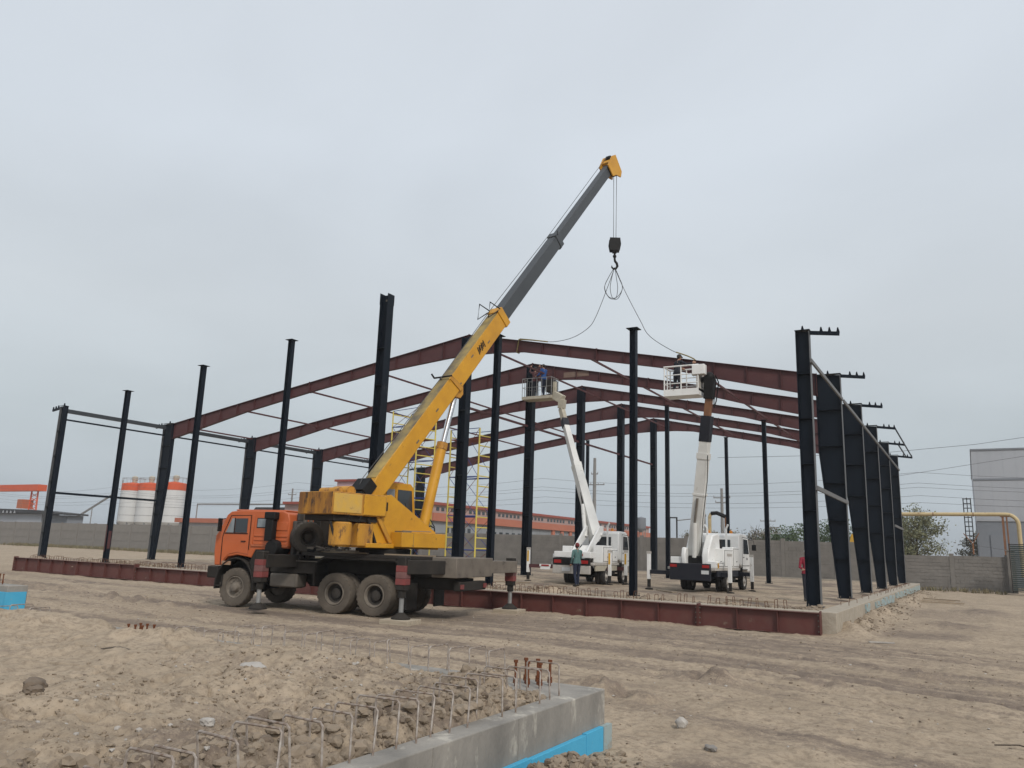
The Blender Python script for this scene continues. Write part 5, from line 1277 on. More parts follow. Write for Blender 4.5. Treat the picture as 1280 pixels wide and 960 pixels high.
while x > -13.6:
    if x > -5.9 or -10.4 < x < -9.3:
        o = put('stirrup', rnd.choice(sm), nf, (x, -17.70 + rnd.uniform(-.03, .03), -.02 - (.10 if x < -4.6 else 0)), rz=R(90) + rnd.uniform(-.12, .12))
        o.rotation_euler[0] = rnd.uniform(-.10, .10)
    x -= rnd.uniform(.24, .36); i += 1
def bolt_mesh():
    return MB().tube((0, 0, -.05), (0, 0, .25), .014, n=8).tube((0, 0, .235), (0, 0, .262), .023, n=6).tube((0, 0, .03), (0, 0, .062), .026, n=6).tube((0, 0, .066), (0, 0, .09), .024, n=6).mesh('anchor_bolt', 'bolt_rust')
bm_ = bolt_mesh()
for a in range(3):
    for b_ in range(2): put('anchor_bolt', bm_, nf, (-.20 + a * .135, -17.95 + b_ * .22 + a * .02, .0), rz=a)
for a in range(3):
    for b_ in range(2): put('anchor_bolt', bm_, nf, (-7.0 + a * .16, -17.72 + b_ * .2, -.15))

lf_ = thing('concrete_frame', 'far-left concrete foundation end with a blue board and bolts', 'foundation', (-16.9, -14.2, -.05))
MB().box(-12, 0, 0, .5, -.95, .12).build('strip', 'concrete', lf_, bevel=.012)
for k in range(6): MB().box(-.98 - k * 1.0, -.012 - k * 1.0, -.055, -.003, -.9, -.03).build('insulation_board', 'insulation', lf_)
MB().box(.003, .05, -.055, .45, -.9, -.03).build('insulation_board', 'insulation', lf_)
for a in range(3): put('anchor_bolt', bm_, lf_, (-.75 - a * .16, .25, .12), rz=a)
tag(MB().box(-1.4, 1.4, -.25, .25, 0, .01).build('plastic_sheet', 'sheet_dark', None, (-13.9, -15.4, gz(-13.9, -15.4) + .02), R(12)), 'dark plastic sheet lying by the far-left foundation end', 'sheet')
tag(MB().bar((-1.5, 0, 0), (1.5, 0, 0), .12, .04).build('board', 'wood', None, (-12.9, -16.2, gz(-12.9, -16.2) + .03), R(6)), 'pale board on the dirt beside the far-left foundation end', 'board')
for k in range(4):
    xx = -9.6 + k * 1.25
    tag(MB().bar((-.7, 0, 0), (.7, 0, 0), .035, .02).build('lath', 'stone_pale', None, (xx, -17.2, gz(xx, -17.2) + .03), R(3 * k - 4)), 'pale lath on the dirt behind the far hoops, %s from the left' % ORD[k], 'lath', 'pale laths behind the far hoops')

# ------------------------------------------------------------------ stones, clods, litter
def rock(name, label, cat, x, y, r, m, seed, sq=(1, 1, .6), group=None, sink=.3):
    o = MB().blob((0, 0, 0), r, seed, .22, 3, squash=sq).build(name, m, None, (x, y, gz(x, y) + r * sq[2] * (1 - sink)), seed)
    return tag(o, label, cat, group)
rock('stone', 'smooth pale grey stone on the near dirt, below the far hoops', 'stone', -2.75, -19.18, .15, 'stone_pale', 3, (1.2, .7, .45))
rock('dirt_clod', 'dark clod of earth at the left edge of the near dirt', 'clod', -2.95, -21.4, .085, 'clod_dark', 8, (1.2, .9, .75))
rock('dirt_clod', 'small dark clod just below the large dark one', 'clod', -2.68, -21.55, .07, 'clod_dark', 9)
rock('stone', 'round pale pebble on the road right of the blue boards', 'stone', .98, -16.1, .075, 'stone_pale', 5, (1, 1, .85))
rock('stone', 'small white stone on the near dirt left of the hoops', 'stone', -1.0, -21.2, .05, 'stone_pale', 12, (1.2, 1, .7))
rock('stone', 'flat grey stone on the near dirt, left of the smooth pale one', 'stone', -4.0, -20.6, .10, 'stone_grey', 14, (1.2, .8, .4))
rock('stone', 'dark grey stone pair on the road below the blue boards', 'stone', 1.55, -16.9, .06, 'stone_grey', 15, (1.2, .8, .6))
tag(MB().path([(-.35, .02, .01), (-.1, .08, .05), (.12, .06, .02), (.28, -.06, .03), (.1, -.1, .015)], .011, 6).build('hose_scrap', 'rubber', None, (-5.0, -19.2, gz(-5, -19.2) + .02), .3), 'dark looped scrap of hose on the near dirt', 'scrap')
tag(MB().path([(-.16, .12, .0), (-.05, .0, .03), (.08, .06, .02), (.15, -.12, .01)], .007, 5).build('twig', 'bark', None, (4.3, -14.6, gz(4.3, -14.6) + .02), .5), 'dark twig lying on the tracked sand at the right', 'twig')
tag(MB().bar((-.3, 0, 0), (.3, 0, 0), .08, .03).build('board', 'stone_pale', None, (1.9, -3.1, gz(1.9, -3.1) + .03), .4), 'short white board on the sand right of the foundation corner', 'board')
for k, (xx, yy_, a, ln) in enumerate(((2.0, 21.5, .6, 1.2), (1.9, 19.6, .2, 1.6), (2.4, 23.5, -.3, .9))):
    tag(MB().bar((-ln, 0, 0), (ln, 0, 0), .14, .05).build('board', 'wood', None, (xx, yy_, gz(xx, yy_) + .08), a), '%s weathered board beside the long foundation, counted from the front' % ORD[k], 'board', 'weathered boards beside the long foundation')
tag(MB().box(-1.1, 1.1, -.5, .5, 0, .03).build('tarp', 'tarp', None, (-44, 8.5, gz(-44, 8.5) + .03), .3), 'pale blue tarp on the sand left of the leftmost column', 'tarp')
for k, (xx, yy_) in enumerate(((-13.0, 4.2), (-10.8, 3.6), (-6.2, 4.2), (-2.6, 2.3))):
    tag(MB().bar((-.8, 0, 0), (.8, 0, 0), .16, .04).build('board', 'wood', None, (xx, yy_, gz(xx, yy_) + .03), .3 + k), 'loose board on the sand floor inside the frame, %s from the left' % ORD[k], 'board', 'loose boards inside the frame')

def clod_field(name, label, n, fn, m, seed, r0, r1, sub_=1):
    rg = random.Random(seed); bmq = bmesh.new(); bmesh.ops.create_icosphere(bmq, subdivisions=sub_, radius=1)
    bv = np.array([v.co[:] for v in bmq.verts]); bf = np.array([[v.index for v in f.verts] for f in bmq.faces]); bmq.free()
    pos = np.array([fn(rg) for _ in range(n)]); H_, _ = ground_fn(pos[:, 0], pos[:, 1])
    rs = np.array([r0 + (r1 - r0) * rg.random() ** 2.6 for _ in range(n)])
    g = np.random.default_rng(seed)
    V = bv[None] * (1 + (.38 if sub_ == 1 else .26) * (g.random((n, len(bv), 1)) - .5) * 2) * rs[:, None, None] * np.stack([g.uniform(.7, 1.3, n), g.uniform(.7, 1.3, n), g.uniform(.5, .95, n)], 1)[:, None]
    V = V + np.stack([pos[:, 0], pos[:, 1], H_ + rs * (.18 if sub_ == 1 else .0)], 1)[:, None]
    F = bf[None] + (np.arange(n) * len(bv))[:, None, None]
    me = bpy.data.meshes.new(name); me.from_pydata(V.reshape(-1, 3).tolist(), [], F.reshape(-1, 3).tolist())
    for q in (m if isinstance(m, list) else [m]): me.materials.append(MATS[q])
    if isinstance(m, list): me.polygons.foreach_set('material_index', np.repeat(g.integers(0, len(m), n), len(bf)).astype(np.int32))
    o = kind(put(name, me), 'stuff'); o['label'] = label; o['category'] = 'gravel'
    return o
def near_pad(rg): return (.08 - abs(rg.gauss(0, 1.8)) % 9, -18.0 - rg.random() * 6.2)
def near_edge(rg): return (.34 - abs(rg.gauss(0, .42)), -18.3 - rg.random() * 6)
def spoil(rg): return (.72 + abs(rg.gauss(0, .35)), -19.6 + rg.gauss(0, .7))
def road_(rg): return (rg.uniform(-22, 8), -3.2 - rg.random() * 13.2)
def bank(rg): return (rg.uniform(-38, .2), -.75 + rg.gauss(0, .35))
def rightside(rg): return (.85 + abs(rg.gauss(0, .5)), rg.uniform(-1, 34))
clod_field('dirt_crumbs', 'crumbs of earth strewn over the near dirt', 5200, near_pad, ['clod'] * 12 + ['clod_dark', 'stone_pale'], 21, .004, .024)
clod_field('dirt_clods', 'broken clods heaped between the near hoops', 2200, near_edge, ['clod'] * 10 + ['clod_dark'], 22, .006, .062, 2)
clod_field('spoil_crumbs', 'loose earth heaped against the blue boards', 3200, spoil, ['clod'] * 4 + ['clod_dark'], 23, .008, .05)
clod_field('road_pebbles', 'pebbles and crumbs strewn over the haul road', 5000, road_, ['clod'] * 9 + ['clod_dark', 'stone_pale'], 24, .005, .026)
clod_field('bank_clods', 'clods along the front of the sand fill', 4200, bank, ['clod'] * 3 + ['clod_dark'], 25, .015, .08)
clod_field('edge_clods', 'clods thrown along the right side of the foundation', 1500, rightside, ['clod'] * 5 + ['clod_dark'], 26, .010, .05)

def tufts(name, label, n, fn, seed, h0, h1, m):
    g = np.random.default_rng(seed); pos = np.array([fn(g) for _ in range(n)]); H_, _ = ground_fn(pos[:, 0], pos[:, 1], False)
    V = []; F = []
    for (x_, y_), z_ in zip(pos, H_):
        for _k in range(4):
            a = g.uniform(0, 6.28); l_ = g.uniform(h0, h1); ww = .012 + l_ * .035; dx, dy = math.cos(a) * l_ * .45, math.sin(a) * l_ * .45; bx, by = -math.sin(a) * ww, math.cos(a) * ww
            o_ = len(V); V += [(x_ - bx, y_ - by, z_ - .02), (x_ + bx, y_ + by, z_ - .02), (x_ + dx * .6 + bx * .7, y_ + dy * .6 + by * .7, z_ + l_ * .65), (x_ + dx * .6 - bx * .7, y_ + dy * .6 - by * .7, z_ + l_ * .65), (x_ + dx, y_ + dy, z_ + l_)]
            F += [(o_, o_ + 1, o_ + 2, o_ + 3), (o_ + 3, o_ + 2, o_ + 4)]
    me = bpy.data.meshes.new(name); me.from_pydata(V, [], F); me.materials.append(MATS[m])
    o = kind(put(name, me), 'stuff'); o['label'] = label; o['category'] = 'weeds'
    return o
mat('weed_dry', (.25, .20, .125), (.16, .155, .085), .35, .9, spec=.1)
tufts('weeds', 'dry weeds growing along the foot of the left wall', 2600, lambda g: (g.uniform(-120, -40), 41.6 - abs(g.normal(0, 1.1))), 3, .08, .5, 'weed_dry')
tufts('weeds', 'sparse dry weeds along the foot of the wall behind the trucks', 900, lambda g: (g.uniform(-40, 6), 41.7 - abs(g.normal(0, .5))), 4, .08, .4, 'weed_dry')

# ------------------------------------------------------------------ walls
def wall(name, label, x0, x1, y, z0, H, pw, block, m):
    t = thing(name, label, 'wall', (x0, y, z0))
    n = max(1, round((x1 - x0) / pw)); pw = (x1 - x0) / n
    rg = random.Random(4); kinds = []
    for v in range(3):
        mb = MB()
        if block:
            ch = .25; rows = int(H / ch)
            for r_ in range(rows):
                off = 0 if r_ % 2 else -.3; xx = .15 + off
                while xx < pw - .15:
                    a = max(xx, .15); b = min(xx + .6, pw - .15)
                    if b - a > .03:
                        pr = rg.uniform(-.012, .012); mb.box(a + .007, b - .007, -.1 + pr, .1, r_ * ch + .012, (r_ + 1) * ch - .012)
                    xx += .6
            mb.box(.14, pw - .14, -.085, .085, 0, rows * ch)
        else:
            for r_ in range(3):
                mb.box(.10, pw - .10, -.05, .05, r_ * H / 3 + .008, (r_ + 1) * H / 3 - .008)
                mb.box(.25, pw - .25, -.068, -.05, r_ * H / 3 + .10, (r_ + 1) * H / 3 - .10)
            mb.box(.12, pw - .12, -.03, .03, 0, H)
        kinds.append(mb.mesh('wall_panel', m, 0))
    post = MB().box(-.15, .15, -.13, .13, 0, H + .04).mesh('post', m, 0)
    for k in range(n):
        put('wall_panel', rg.choice(kinds), t, (k * pw, 0, rg.uniform(-.04, .02)))
    for k in range(n + 1): put('post', post, t, (k * pw, 0, 0))
    return t
wall('precast_wall', 'grey precast panel wall closing off the left side of the site', -170, -46, 42.3, -.5, 3.35, 4.0, False, 'wall_panel')
wall('block_wall', 'tall grey block wall behind the steel frame and lift trucks', -45.6, -1.3, 42.1, -.5, 3.38, 4.0, True, 'wall_block')
wall('block_wall', 'lower grey block wall at the right, under the yellow gas pipe', -.9, 6.1, 42.6, -.55, 2.62, 3.5, True, 'wall_block')
tag(MB().box(-.25, .25, -.25, .25, 0, 2.95).box(-.3, .3, -.3, .3, 2.95, 3.02).build('gate_pillar', 'wall_block', None, (6.35, 42.5, -.55)), 'block pillar at the right end of the lower wall', 'pillar')
gt = thing('metal_gate', 'dark green ribbed metal gate at the right edge of the picture', 'gate', (6.25, 40.6, -.5), R(-4))
MB().box(-.05, .0, -.04, .04, 0, 3.4).box(4, 4.05, -.04, .04, 0, 3.4).box(0, 4, -.03, .03, .1, .16).box(0, 4, -.03, .03, 3.3, 3.36).build('frame', 'black_dusty', gt)
mat('gate_green', (.035, .048, .045), (.05, .062, .057), 3, .6)
for k in range(22): MB().box(.02, 3.98, -.025, .01, .2 + k * .14, .2 + k * .14 + .11).build('rib', 'gate_green', gt)
yb = thing('barbed_bracket', 'dark Y-shaped barbed wire bracket on top of the lower wall', 'bracket', (4.05, 42.6, 2.1))
MB().tube((0, 0, 0), (0, 0, .8), .06, n=8).tube((0, 0, .75), (-.55, 0, 1.5), .035, n=6).tube((0, 0, .75), (.45, 0, 1.55), .035, n=6).build('arms', 'pipe_rust', yb)
tag(MB().path([(-.1, 0, 0), (1.5, 0, -.25), (3.2, 0, -.35)], .012, 4).build('barbed_wire', 'wire', None, (4.3, 42.6, 2.75)), 'barbed wire sagging from the Y-shaped bracket to the right', 'wire')

# ------------------------------------------------------------------ gas pipe, grey hall, tree on the right
gp = thing('gas_pipe', 'yellow overhead gas pipe crossing behind the right-hand wall', 'pipe', (0, 44.5, -.5))
arc = [(6.35 + .75 * math.sin(R(a)), 0, 4.86 + .75 * math.cos(R(a))) for a in range(0, 91, 15)]
MB().path([(-2.2, 0, 5.57), (-.5, 0, 5.58)] + [(6.0, 0, 5.61)] + arc + [(7.1, 0, 1.0)], .145, 14).build('pipe', 'pipe_yellow', gp)
MB().box(6.05, 6.2, -.08, .08, 0, 5.42).box(6.32, 6.42, -.08, .08, 0, 5.42).box(5.95, 6.52, -.1, .1, 5.42, 5.46).build('support', 'pipe_rust', gp)
MB().box(-2.1, -1.95, -.08, .08, 0, 5.40).build('support', 'pipe_rust', gp)
for xx in (1.5, 4.2): MB().tube((xx, 0, 5.59), (xx + .06, 0, 5.59), .165, n=14).build('weld_band', 'pipe_rust', gp)
gh = thing('grey_hall', 'tall light grey clad hall at the right edge behind the wall', 'building', (4.5, 60, -.5))
MB().box(0, 26, 0, 30, 5.9, 12.35).build('upper_wall', 'clad_grey', gh)
MB().box(.03, 26, .03, 30, 0, 5.89).build('lower_wall', 'clad_dark', gh)
for k in range(26):
    plate('cladding_seam', 'clad_grey', gh, k * 1.0 + .485, k * 1.0 + .515, -.010, -.002, 5.92, 12.3)
plate('band', 'clad_dark', gh, -.02, 26.02, -.05, -.026, 9.55, 9.72); plate('band', 'clad_light', gh, -.02, 26.02, -.05, -.026, 5.80, 5.95); plate('parapet', 'clad_dark', gh, -.06, 26.06, -.08, 30.05, 12.352, 12.5)
plate('door_leaf', 'clad_dark', gh, 1.0, 3.4, -.05, .0, 0, 4.6); plate('door_leaf', 'clad_dark', gh, 3.45, 5.9, -.05, 0, 0, 4.6)
plate('vent', 'black', gh, 4.55, 4.75, -.05, -.026, 11.5, 11.7)
ld = thing('roof_ladder', 'caged steel ladder on the side of the grey hall', 'ladder', (3.85, 59.6, -.5))
MB().tube((-.3, 0, 3.5), (-.3, 0, 7.9), .05, n=6).tube((.3, 0, 3.5), (.3, 0, 7.9), .05, n=6).tube((0, -.4, 3.5), (0, -.4, 7.9), .04, n=6).build('stile', 'black_dusty', ld)
for k in range(11): MB().tube((-.3, 0, 3.6 + k * .42), (.3, 0, 3.6 + k * .42), .04, n=5).tube((-.3, 0, 3.6 + k * .42), (0, -.4, 3.6 + k * .42), .03, n=5).tube((.3, 0, 3.6 + k * .42), (0, -.4, 3.6 + k * .42), .03, n=5).build('rung', 'black_dusty', ld)

def tree(name, label, loc, H, crown_r, trunk_h, leaf, n_leaf, seed, limbs=14, ls=.09, group=None, droop=.0, flat=.8):
    t = thing(name, label, 'tree', loc, 0, group)
    rg = random.Random(seed); mb = MB(); tips = []
    mb.path([(0, 0, 0), (.05 * H * .2, .02, trunk_h * .5), (rg.uniform(-.15, .15), rg.uniform(-.1, .1), trunk_h), (rg.uniform(-.2, .2), 0, H * .72)], [.045 * H * .5, .036 * H * .5, .028 * H * .5, .008 * H * .5], 9)
    for k in range(limbs):
        a = k * 2.4 + rg.uniform(-.4, .4); z = lerp(trunk_h * .75, H * .70, (k + .5) / limbs)
        ln = crown_r * rg.uniform(.55, 1.0) * (1 - .45 * (z - trunk_h) / H)
        p0 = Vector((0, 0, z)); p2 = p0 + Vector((math.cos(a) * ln, math.sin(a) * ln, ln * rg.uniform(.25, .8)))
        p1 = p0.lerp(p2, .5) + Vector((0, 0, .12 * ln))
        mb.path([p0, p1, p2], [.012 * H * .5, .008 * H * .5, .003 * H * .5], 6)
        tips += [(p1, .35), (p2, .45), (p0.lerp(p2, .75), .4)]
        for j in range(4):
            b0 = p0.lerp(p2, rg.uniform(.35, .95)); b1 = b0 + Vector((rg.uniform(-1, 1), rg.uniform(-1, 1), rg.uniform(-.2, .9))) * ln * .42
            mb.path([b0, b1], [.005 * H * .5, .002 * H * .5], 5); tips.append((b1, .36)); tips.append((b0.lerp(b1, .6), .3))
    tips += [(Vector((rg.uniform(-.2, .2) * crown_r, rg.uniform(-.2, .2) * crown_r, H * rg.uniform(.72, .95))), .4) for _ in range(6)]
    mb.build('trunk', 'bark', t)
    g = np.random.default_rng(seed); tp = np.array([p[:] for p, _ in tips]); ts = np.array([s for _, s in tips]) * crown_r * .62
    idx = g.integers(0, len(tp), n_leaf); c = tp[idx] + g.normal(0, 1, (n_leaf, 3)) * ts[idx][:, None] * .5 * np.array([1, 1, flat])
    c[:, 2] = np.clip(c[:, 2], trunk_h * .55, H * 1.02)
    d1 = g.normal(0, 1, (n_leaf, 3)); d1 /= np.linalg.norm(d1, axis=1)[:, None]; d2 = np.cross(d1, g.normal(0, 1, (n_leaf, 3))); d2 /= np.linalg.norm(d2, axis=1)[:, None]
    s = (g.uniform(.6, 1.4, n_leaf) * ls)[:, None]
    V = np.stack([c - d1 * s, c + d2 * s * .45, c + d1 * s, c - d2 * s * .45], 1).reshape(-1, 3)
    me = bpy.data.meshes.new('crown'); me.from_pydata(V.tolist(), [], np.arange(n_leaf * 4).reshape(-1, 4).tolist()); me.materials.append(MATS[leaf])
    put('crown', me, t)
    return t
tree('tree', 'dusty olive tree with open crown beyond the right-hand wall', (-.2, 51.5, -.5), 7.3, 2.6, 2.4, 'leaf_dusty', 5600, 5, 20, .10)
tree('tree', 'small hazy tree under the gas pipe, left of the grey hall', (4.6, 95, -.5), 6.2, 2.6, 2.2, 'leaf_far', 2200, 9, 12, .16)
for k, (xx, yy_, H_, cr_, lf2) in enumerate(((-19.5, 95, 6.6, 3.6, 'leaf_green'), (-24.5, 100, 6.2, 3.4, 'leaf_far'), (-13.8, 90, 6.8, 3.8, 'leaf_green'), (-9.2, 88, 6.9, 4.0, 'leaf_green'),
                                              (-4.8, 90, 6.2, 3.4, 'leaf_green'), (-29.5, 98, 5.9, 3.0, 'leaf_far'), (-36, 105, 6.2, 3.2, 'leaf_far'))):
    tree('tree', ['bushy green tree beyond the wall behind the right lift truck cab', 'thin tree beyond the wall left of the right-hand lift boom', 'tree beyond the wall just right of the right lift truck cab',
                  'largest round green tree beyond the wall, left of the corner column', 'green tree beyond the wall beside the corner column', 'low faded tree beyond the wall behind the pipe portal',
                  'low faded tree beyond the wall beside the small water tank'][k], (xx, yy_, -.5), H_, cr_, 1.6, lf2, 3000, 30 + k, 14, .17, 'trees beyond the block wall')
bt = thing('bare_bush', 'leafless branches sticking up behind the wall by the right lift truck', 'bush', (-13.6, 47, -.5))
rg = random.Random(2); mb = MB()
for k in range(22):
    a = rg.uniform(-1.1, 1.1); ln = rg.uniform(2.0, 4.9); p = Vector((0, 0, 0)); q = Vector((math.sin(a) * ln * .6, rg.uniform(-.8, .8), ln))
    mb.path([p, p.lerp(q, .5) + Vector((0, 0, .3)), q], [.05, .03, .01], 5)
    for j in range(3):
        b0 = p.lerp(q, rg.uniform(.5, .95)); mb.path([b0, b0 + Vector((rg.uniform(-.6, .6), rg.uniform(-.3, .3), rg.uniform(.1, .7)))], [.014, .005], 4)
mb.build('branches', 'bark', bt)

# ------------------------------------------------------------------ far buildings and plant beyond the walls
oh = thing('orange_roofed_hall', 'long grey hall with orange roof band and ribbon windows beyond the wall', 'building', (-55, 57, -.5))
MB().box(-26, 0, 0, 78, 0, 5.0).build('wall', 'hall_wall', oh)
MB().box(-26, .4, -.4, 78.4, 5.0, 6.0).build('eave_band', 'roof_orange', oh)
MB().box(-26, .05, 0, 78, 6.002, 7.0).build('clerestory', 'clerestory', oh)
MB().prism([(-26, 7.0), (.35, 7.0), (.35, 7.35), (-26, 7.35)], 'y', -.5, 78.5).build('roof', 'roof_red', oh)
wm = MB().box(.052, .10, 0, .62, 6.3, 6.75).mesh('window', 'glass', 0)
for k in range(10):
    for j in range(6): put('window', wm, oh, (0, .6 + k * 7.7 + j * 1.12, 0))
for k in range(26): plate('wall_seam', 'clad_dark', oh, .002, .02, 2.9 + k * 2.9, 3.0 + k * 2.9, .1, 4.95)
for k in range(3): plate('orange_column', 'roof_orange', oh, .01, .25, 33 + k * 3.2, 33.9 + k * 3.2, 0, 4.99)
for k in range(5): plate('small_window', 'glass', oh, .003, .04, 3 + k * 1.3, 3.7 + k * 1.3, 3.4, 4.3)
for k in range(10): plate('low_window', 'glass', oh, .003, .04, 13 + k * 1.8, 13.9 + k * 1.8, 3.3, 4.1)
pk = thing('pink_building', 'pale pink building seen behind the operator cab of the crane', 'building', (-76, 62, -.5))
MB().box(0, 7, 0, 6, 0, 10.6).build('wall', 'pink_wall', pk)
MB().box(-.3, 7.3, -.3, 6.3, 10.6, 10.9).build('roof', 'roof_red', pk)
for a in range(3):
    for b_ in range(3): plate('window', 'glass', pk, 1 + a * 2.0, 2 + a * 2.0, -.04, -.002, 2.5 + b_ * 2.6, 4 + b_ * 2.6)
for k, (xx, lb) in enumerate(((-135.0, 'leftmost white silo with an orange top band'), (-130.6, 'middle white silo with an orange top band'), (-122.9, 'rightmost white silo with an orange top band'))):
    yy_ = 70 + (k % 2) * .5
    t = thing('silo', lb, 'silo', (xx, yy_, -.5), 0, 'white silos with orange bands')
    r = 2.05
    MB().lathe([(r, 4.4), (r, 10.25)], n=36).lathe([(.3, 2.0), (r, 4.4)], n=30).build('shell', 'silo_white', t)
    MB().lathe([(r + .02, 10.25), (r + .02, 11.5), (r - .1, 11.62), (.3, 11.9)], n=36).build('top_band', 'orange_steel', t)
    for z in (5.6, 7.1, 8.6): MB().lathe([(r + .01, z), (r + .045, z + .03), (r + .01, z + .06)], n=36).build('hoop', 'galv', t)
    MB().lathe([(.4, 11.8), (.45, 12.3), (.55, 12.4), (.55, 12.9), (.2, 13.1)], o=(.2, 0, 0), n=16).build('filter', 'cream', t)
    m2 = MB()
    for a in range(14):
        q = 2 * math.pi * a / 14; m2.tube((math.cos(q) * r, math.sin(q) * r, 11.6), (math.cos(q) * r, math.sin(q) * r, 12.6), .03, n=4)
    m2.path([(math.cos(2 * math.pi * a / 28) * r, math.sin(2 * math.pi * a / 28) * r, 12.6) for a in range(29)], .035, 4).build('railing', 'galv', t)
    for a in range(4):
        q = 2 * math.pi * (a + .5) / 4; MB().box(math.cos(q) * 1.85 - .12, math.cos(q) * 1.85 + .12, math.sin(q) * 1.85 - .12, math.sin(q) * 1.85 + .12, 0, 4.6).build('leg', 'galv', t)
cv = thing('conveyor', 'thin inclined conveyor rising to the leftmost silo', 'conveyor', (-139, 68, 0))
MB().bar((-12, 0, 3.6), (2, 0, 9.4), .25, .3).build('tube', 'pole_grey', cv)
MB().tube((-5, 0, 0), (-5, 0, 6.4), .1, n=6).build('support', 'pole_grey', cv)
ga = thing('gantry_crane', 'orange gantry crane beam at the left edge of the picture', 'gantry', (-177, 75, -.5))
MB().box(-32, 2.6, -1, 1, 10.9, 12.3).build('girder', 'orange_steel', ga)
lt = MB()
for s in (-1.9, 1.6): lt.tube((s, 0, 0), (s * .7, 0, 10.9), .2, n=6)
for k in range(9): lt.tube((-1.6, 0, 1.5 + k), (1.4, 0, 2.5 + k), .08, n=5).tube((1.4, 0, 1.5 + k), (-1.6, 0, 2.5 + k), .08, n=5)
lt.build('leg', 'orange_steel', ga)
MB().box(-4.4, -2.2, -1.2, 1.2, 7.0, 9.0).build('trolley_cabin', 'orange_dirty', ga)
sh = thing('storage_shed', 'grey shed with dark overhanging roof beyond the left wall', 'building', (-128, 52, -.5))
MB().box(-42, -4.5, 0, 3, 0, 5.0).build('wall', 'clad_grey', sh)
MB().box(-4.48, 2.5, .3, 3, 0, 4.8).build('annex', 'clad_dark', sh)
MB().prism([(-44, 6.2), (-6, 5.6), (3.2, 5.1), (3.2, 4.82), (-6, 5.05), (-44, 5.05)], 'y', -.8, 3.4).build('roof', 'sheet_dark', sh)
for k in range(9): MB().prism([(-21 + k * 1.2, 5.02), (-20.4 + k * 1.2, 5.02), (-20.7 + k * 1.2, 5.45)], 'y', -1.06, -1.002).build('truss_panel', 'clad_light', sh)
br = thing('blue_roofed_shed', 'low building with blue roof beyond the left wall', 'building', (-150, 110, -.5))
MB().box(-8, 60, 0, 14, 0, 5).build('wall', 'clad_light', br)
MB().prism([(-9, 5.0), (61, 5.0), (61, 5.5), (26, 6.6), (-9, 6.0)], 'y', -1, 15).build('roof', 'roof_blue', br)
for k in range(10): plate('window', 'glass', br, -6 + k * 6.5, -2 + k * 6.5, -.05, -.002, 2.2, 4.2)
ob = thing('orange_low_roof', 'low orange-roofed shed beyond the wall left of the crane cab', 'building', (-96, 62, -.5))
MB().box(-14, 36, 0, 8, 0, 4.3).build('wall', 'clad_light', ob); MB().box(-14.5, 36.5, -.6, 8.5, 4.3, 5.0).build('roof', 'roof_orange', ob)
MB().prism([(.5, 5.02), (2.5, 6.9), (9, 6.9), (9, 5.02)], 'y', 1, 4).build('dark_cabin', 'sheet_dark', ob)
MB().path([(-10, 0, 5), (-10, 0, 7.3), (14, 0, 7.3)], .12, 6).build('pipe_frame', 'pole_grey', ob)
hg = thing('far_grey_gable', 'far grey gabled roof seen just above the crane cab', 'building', (-92, 86, -.5))
MB().prism([(-12, 0), (16, 0), (16, 7.2), (9, 9.4), (-12, 6.4)], 'y', 0, 14).build('hall', 'clad_dark', hg)
MB().prism([(-12.3, 6.42), (9, 9.44), (16.3, 7.2), (16.3, 7.4), (9, 9.7), (-12.3, 6.66)], 'y', -.4, 14.4).build('roof', 'clad_grey', hg)
wt = thing('water_tank', 'small grey water tank on a stand beyond the wall between the lift trucks', 'tank', (-32.1, 70, -.5))
MB().lathe([(.1, 4.4), (.5, 4.7), (.62, 5.0), (.62, 6.2), (.1, 6.35)], n=20).build('tank', 'clad_dark', wt)
for a in range(4): MB().tube((.45 * (-1) ** a, .45 * (-1) ** (a // 2), 0), (.4 * (-1) ** a, .4 * (-1) ** (a // 2), 4.7), .06, n=5).build('leg', 'pole_grey', wt)
pp = thing('pipe_portal', 'beige and black pipe loop standing above the wall behind the right lift truck', 'pipe', (-16.9, 50, -.5))
MB().path([(-.7, 0, 0), (-.7, 0, 5.5), (-.55, 0, 5.8)], .16, 10).build('riser', 'pipe_yellow', pp)
MB().path([(-.55, 0, 5.8), (0, 0, 5.85), (.85, 0, 5.5)], .19, 10).build('lagged_pipe', 'black', pp); MB().path([(.85, 0, 5.45), (.9, 0, 0)], .14, 8).build('riser', 'pipe_rust', pp)
p2 = thing('pipe_portal', 'thin dark portal frame above the wall left of the right lift boom', 'frame', (-21.2, 50, -.5))
MB().box(-.42, -.30, -.05, .05, 0, 5.3).box(.30, .42, -.05, .05, 0, 5.3).box(-.42, .42, -.05, .05, 5.302, 5.42).build('frame', 'black_dusty', p2)
tag(MB().path([(0, 0, 5.1), (1.3, 0, 5.25), (2.1, 0, 4.8)], .05, 6).build('gooseneck_pipe', 'pole_grey', None, (-20.75, 50, -.5)), 'grey curved pipe beside the thin dark portal frame', 'pipe')
tag(MB().prism([(-.55, 0), (.55, 0), (.3, 1.0), (-.3, 1.0)], 'y', -.3, .3).tube((0, 0, -4), (0, 0, 0), .08, n=6).build('yellow_hopper', 'yellow_mark', None, (-7.2, 70, 3.2)), 'small yellow hopper among the trees beyond the wall', 'hopper')

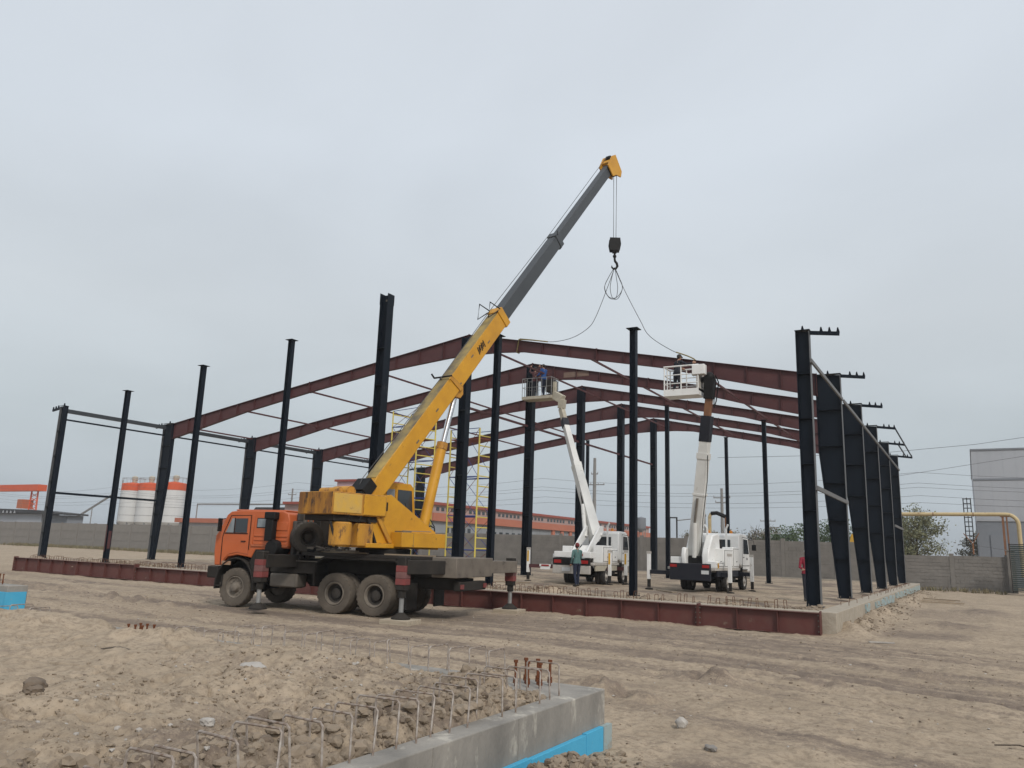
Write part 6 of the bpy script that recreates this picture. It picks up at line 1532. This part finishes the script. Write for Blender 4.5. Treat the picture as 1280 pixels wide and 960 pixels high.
def pole(label, x, y, H, arms, lattice=False, w_=.14):
    t = thing('utility_pole', label, 'pole', (x, y, -.5), 0, 'utility poles beyond the walls')
    if lattice:
        m3 = MB()
        for sx in (-1, 1):
            for sy in (-1, 1): m3.tube((sx * w_ * 4, sy * w_ * 4, 0), (sx * .08, sy * .08, H), .05, n=4)
        for k in range(12):
            z = H * k / 12; a = w_ * 4 * (1 - k / 12) + .08; b_ = w_ * 4 * (1 - (k + 1) / 12) + .08; z2 = H * (k + 1) / 12
            m3.tube((-a, -a, z), (b_, -b_, z2), .03, n=4).tube((a, -a, z), (-b_, -b_, z2), .03, n=4)
        m3.build('mast', 'pole_grey', t)
    else:
        MB().tube((0, 0, 0), (0, 0, H), w_ * 1.3, w_ * .8, n=10).build('mast', 'pole_grey', t)
    for z, hw_ in arms:
        MB().bar((-hw_, 0, z), (hw_, 0, z), .10, .10).build('cross_arm', 'pole_grey', t)
        for s in (-1, -.4, .4, 1) if hw_ > .9 else (-1, 1): MB().lathe([(.05, 0), (.07, .08), (.04, .2), (.001, .24)], o=(s * hw_ * .95, 0, z + .05), n=8).build('insulator', 'clad_light', t)
    return t
pole('thin pole with a crossarm above the crane cab', -82.8, 60, 9.5, ((8.6, .8),))
pole('concrete pole with crossarms behind the cab of the right lift truck', -19.1, 60, 9.0, ((8.0, .9), (7.5, .7)), w_=.17)
pole('pole standing left of the leftmost silo', -141.5, 72, 12.6, ((10.8, .9),))
pole('lattice mast between the right lift boom and the pole behind its cab', -23.5, 68, 8.4, ((4.5, 1.4), (6.4, .3)), True, .09)
pole('small far lattice mast right of the right lift truck cab', -19.5, 84, 7.2, ((5.0, 1.6), (6.6, 1.0)), True, .09)
pole('concrete pole hugging the heavy column behind the left lift truck cab', -32.3, 56, 12.2, ((9.2, 1.2), (10.4, .4)), w_=.2)
wires = [(9.7, 58, 1.0, 'topmost'), (8.7, 58, .9, 'second'), (8.3, 58, .8, 'third'), (7.6, 59, .8, 'fourth'), (7.0, 60, .6, 'lowest')]
for z, y_, sag, nm in wires:
    P = [(xx, y_, z + (z * .0) + (sag * (((xx % 40) - 20) / 20) ** 2 - sag)) for xx in range(-200, 61, 5)]
    o = MB().path([(p[0], 0, p[2]) for p in P], .014, 4).build('overhead_wire', 'wire', None, (0, y_, 0))
    tag(o, '%s of the five thin overhead wires running behind the whole site' % nm, 'wire', 'overhead wires behind the site')
o = MB().path([(-1.5, 0, 9.2), (10, 0, 11.0), (40, 0, 14.5)], .016, 4).build('overhead_wire', 'wire', None, (0, 56, 0)); tag(o, 'overhead wire climbing to the right across the grey hall', 'wire')
o = MB().path([(-20, 0, 12.1), (-5, 0, 12.0), (5, 0, 12.7), (30, 0, 16)], .02, 4).build('overhead_wire', 'wire', None, (0, 62, 0)); tag(o, 'high thin wire meeting the roof edge of the grey hall', 'wire')

# ------------------------------------------------------------------ thin haze over the whole place
hm = bpy.data.materials.new('haze'); hm.use_nodes = True
hm.node_tree.nodes.clear()
_o = hm.node_tree.nodes.new('ShaderNodeOutputMaterial'); _v = hm.node_tree.nodes.new('ShaderNodeVolumePrincipled')
_v.inputs['Color'].default_value = (.93, .95, .98, 1); _v.inputs['Density'].default_value = .0005; _v.inputs['Anisotropy'].default_value = .2
hm.node_tree.links.new(_v.outputs[0], _o.inputs['Volume'])
MATS['haze'] = hm
kind(MB().box(-4300, 4300, -4300, 4300, -2.5, 24).build('haze', 'haze', None, smooth=0), 'stuff')
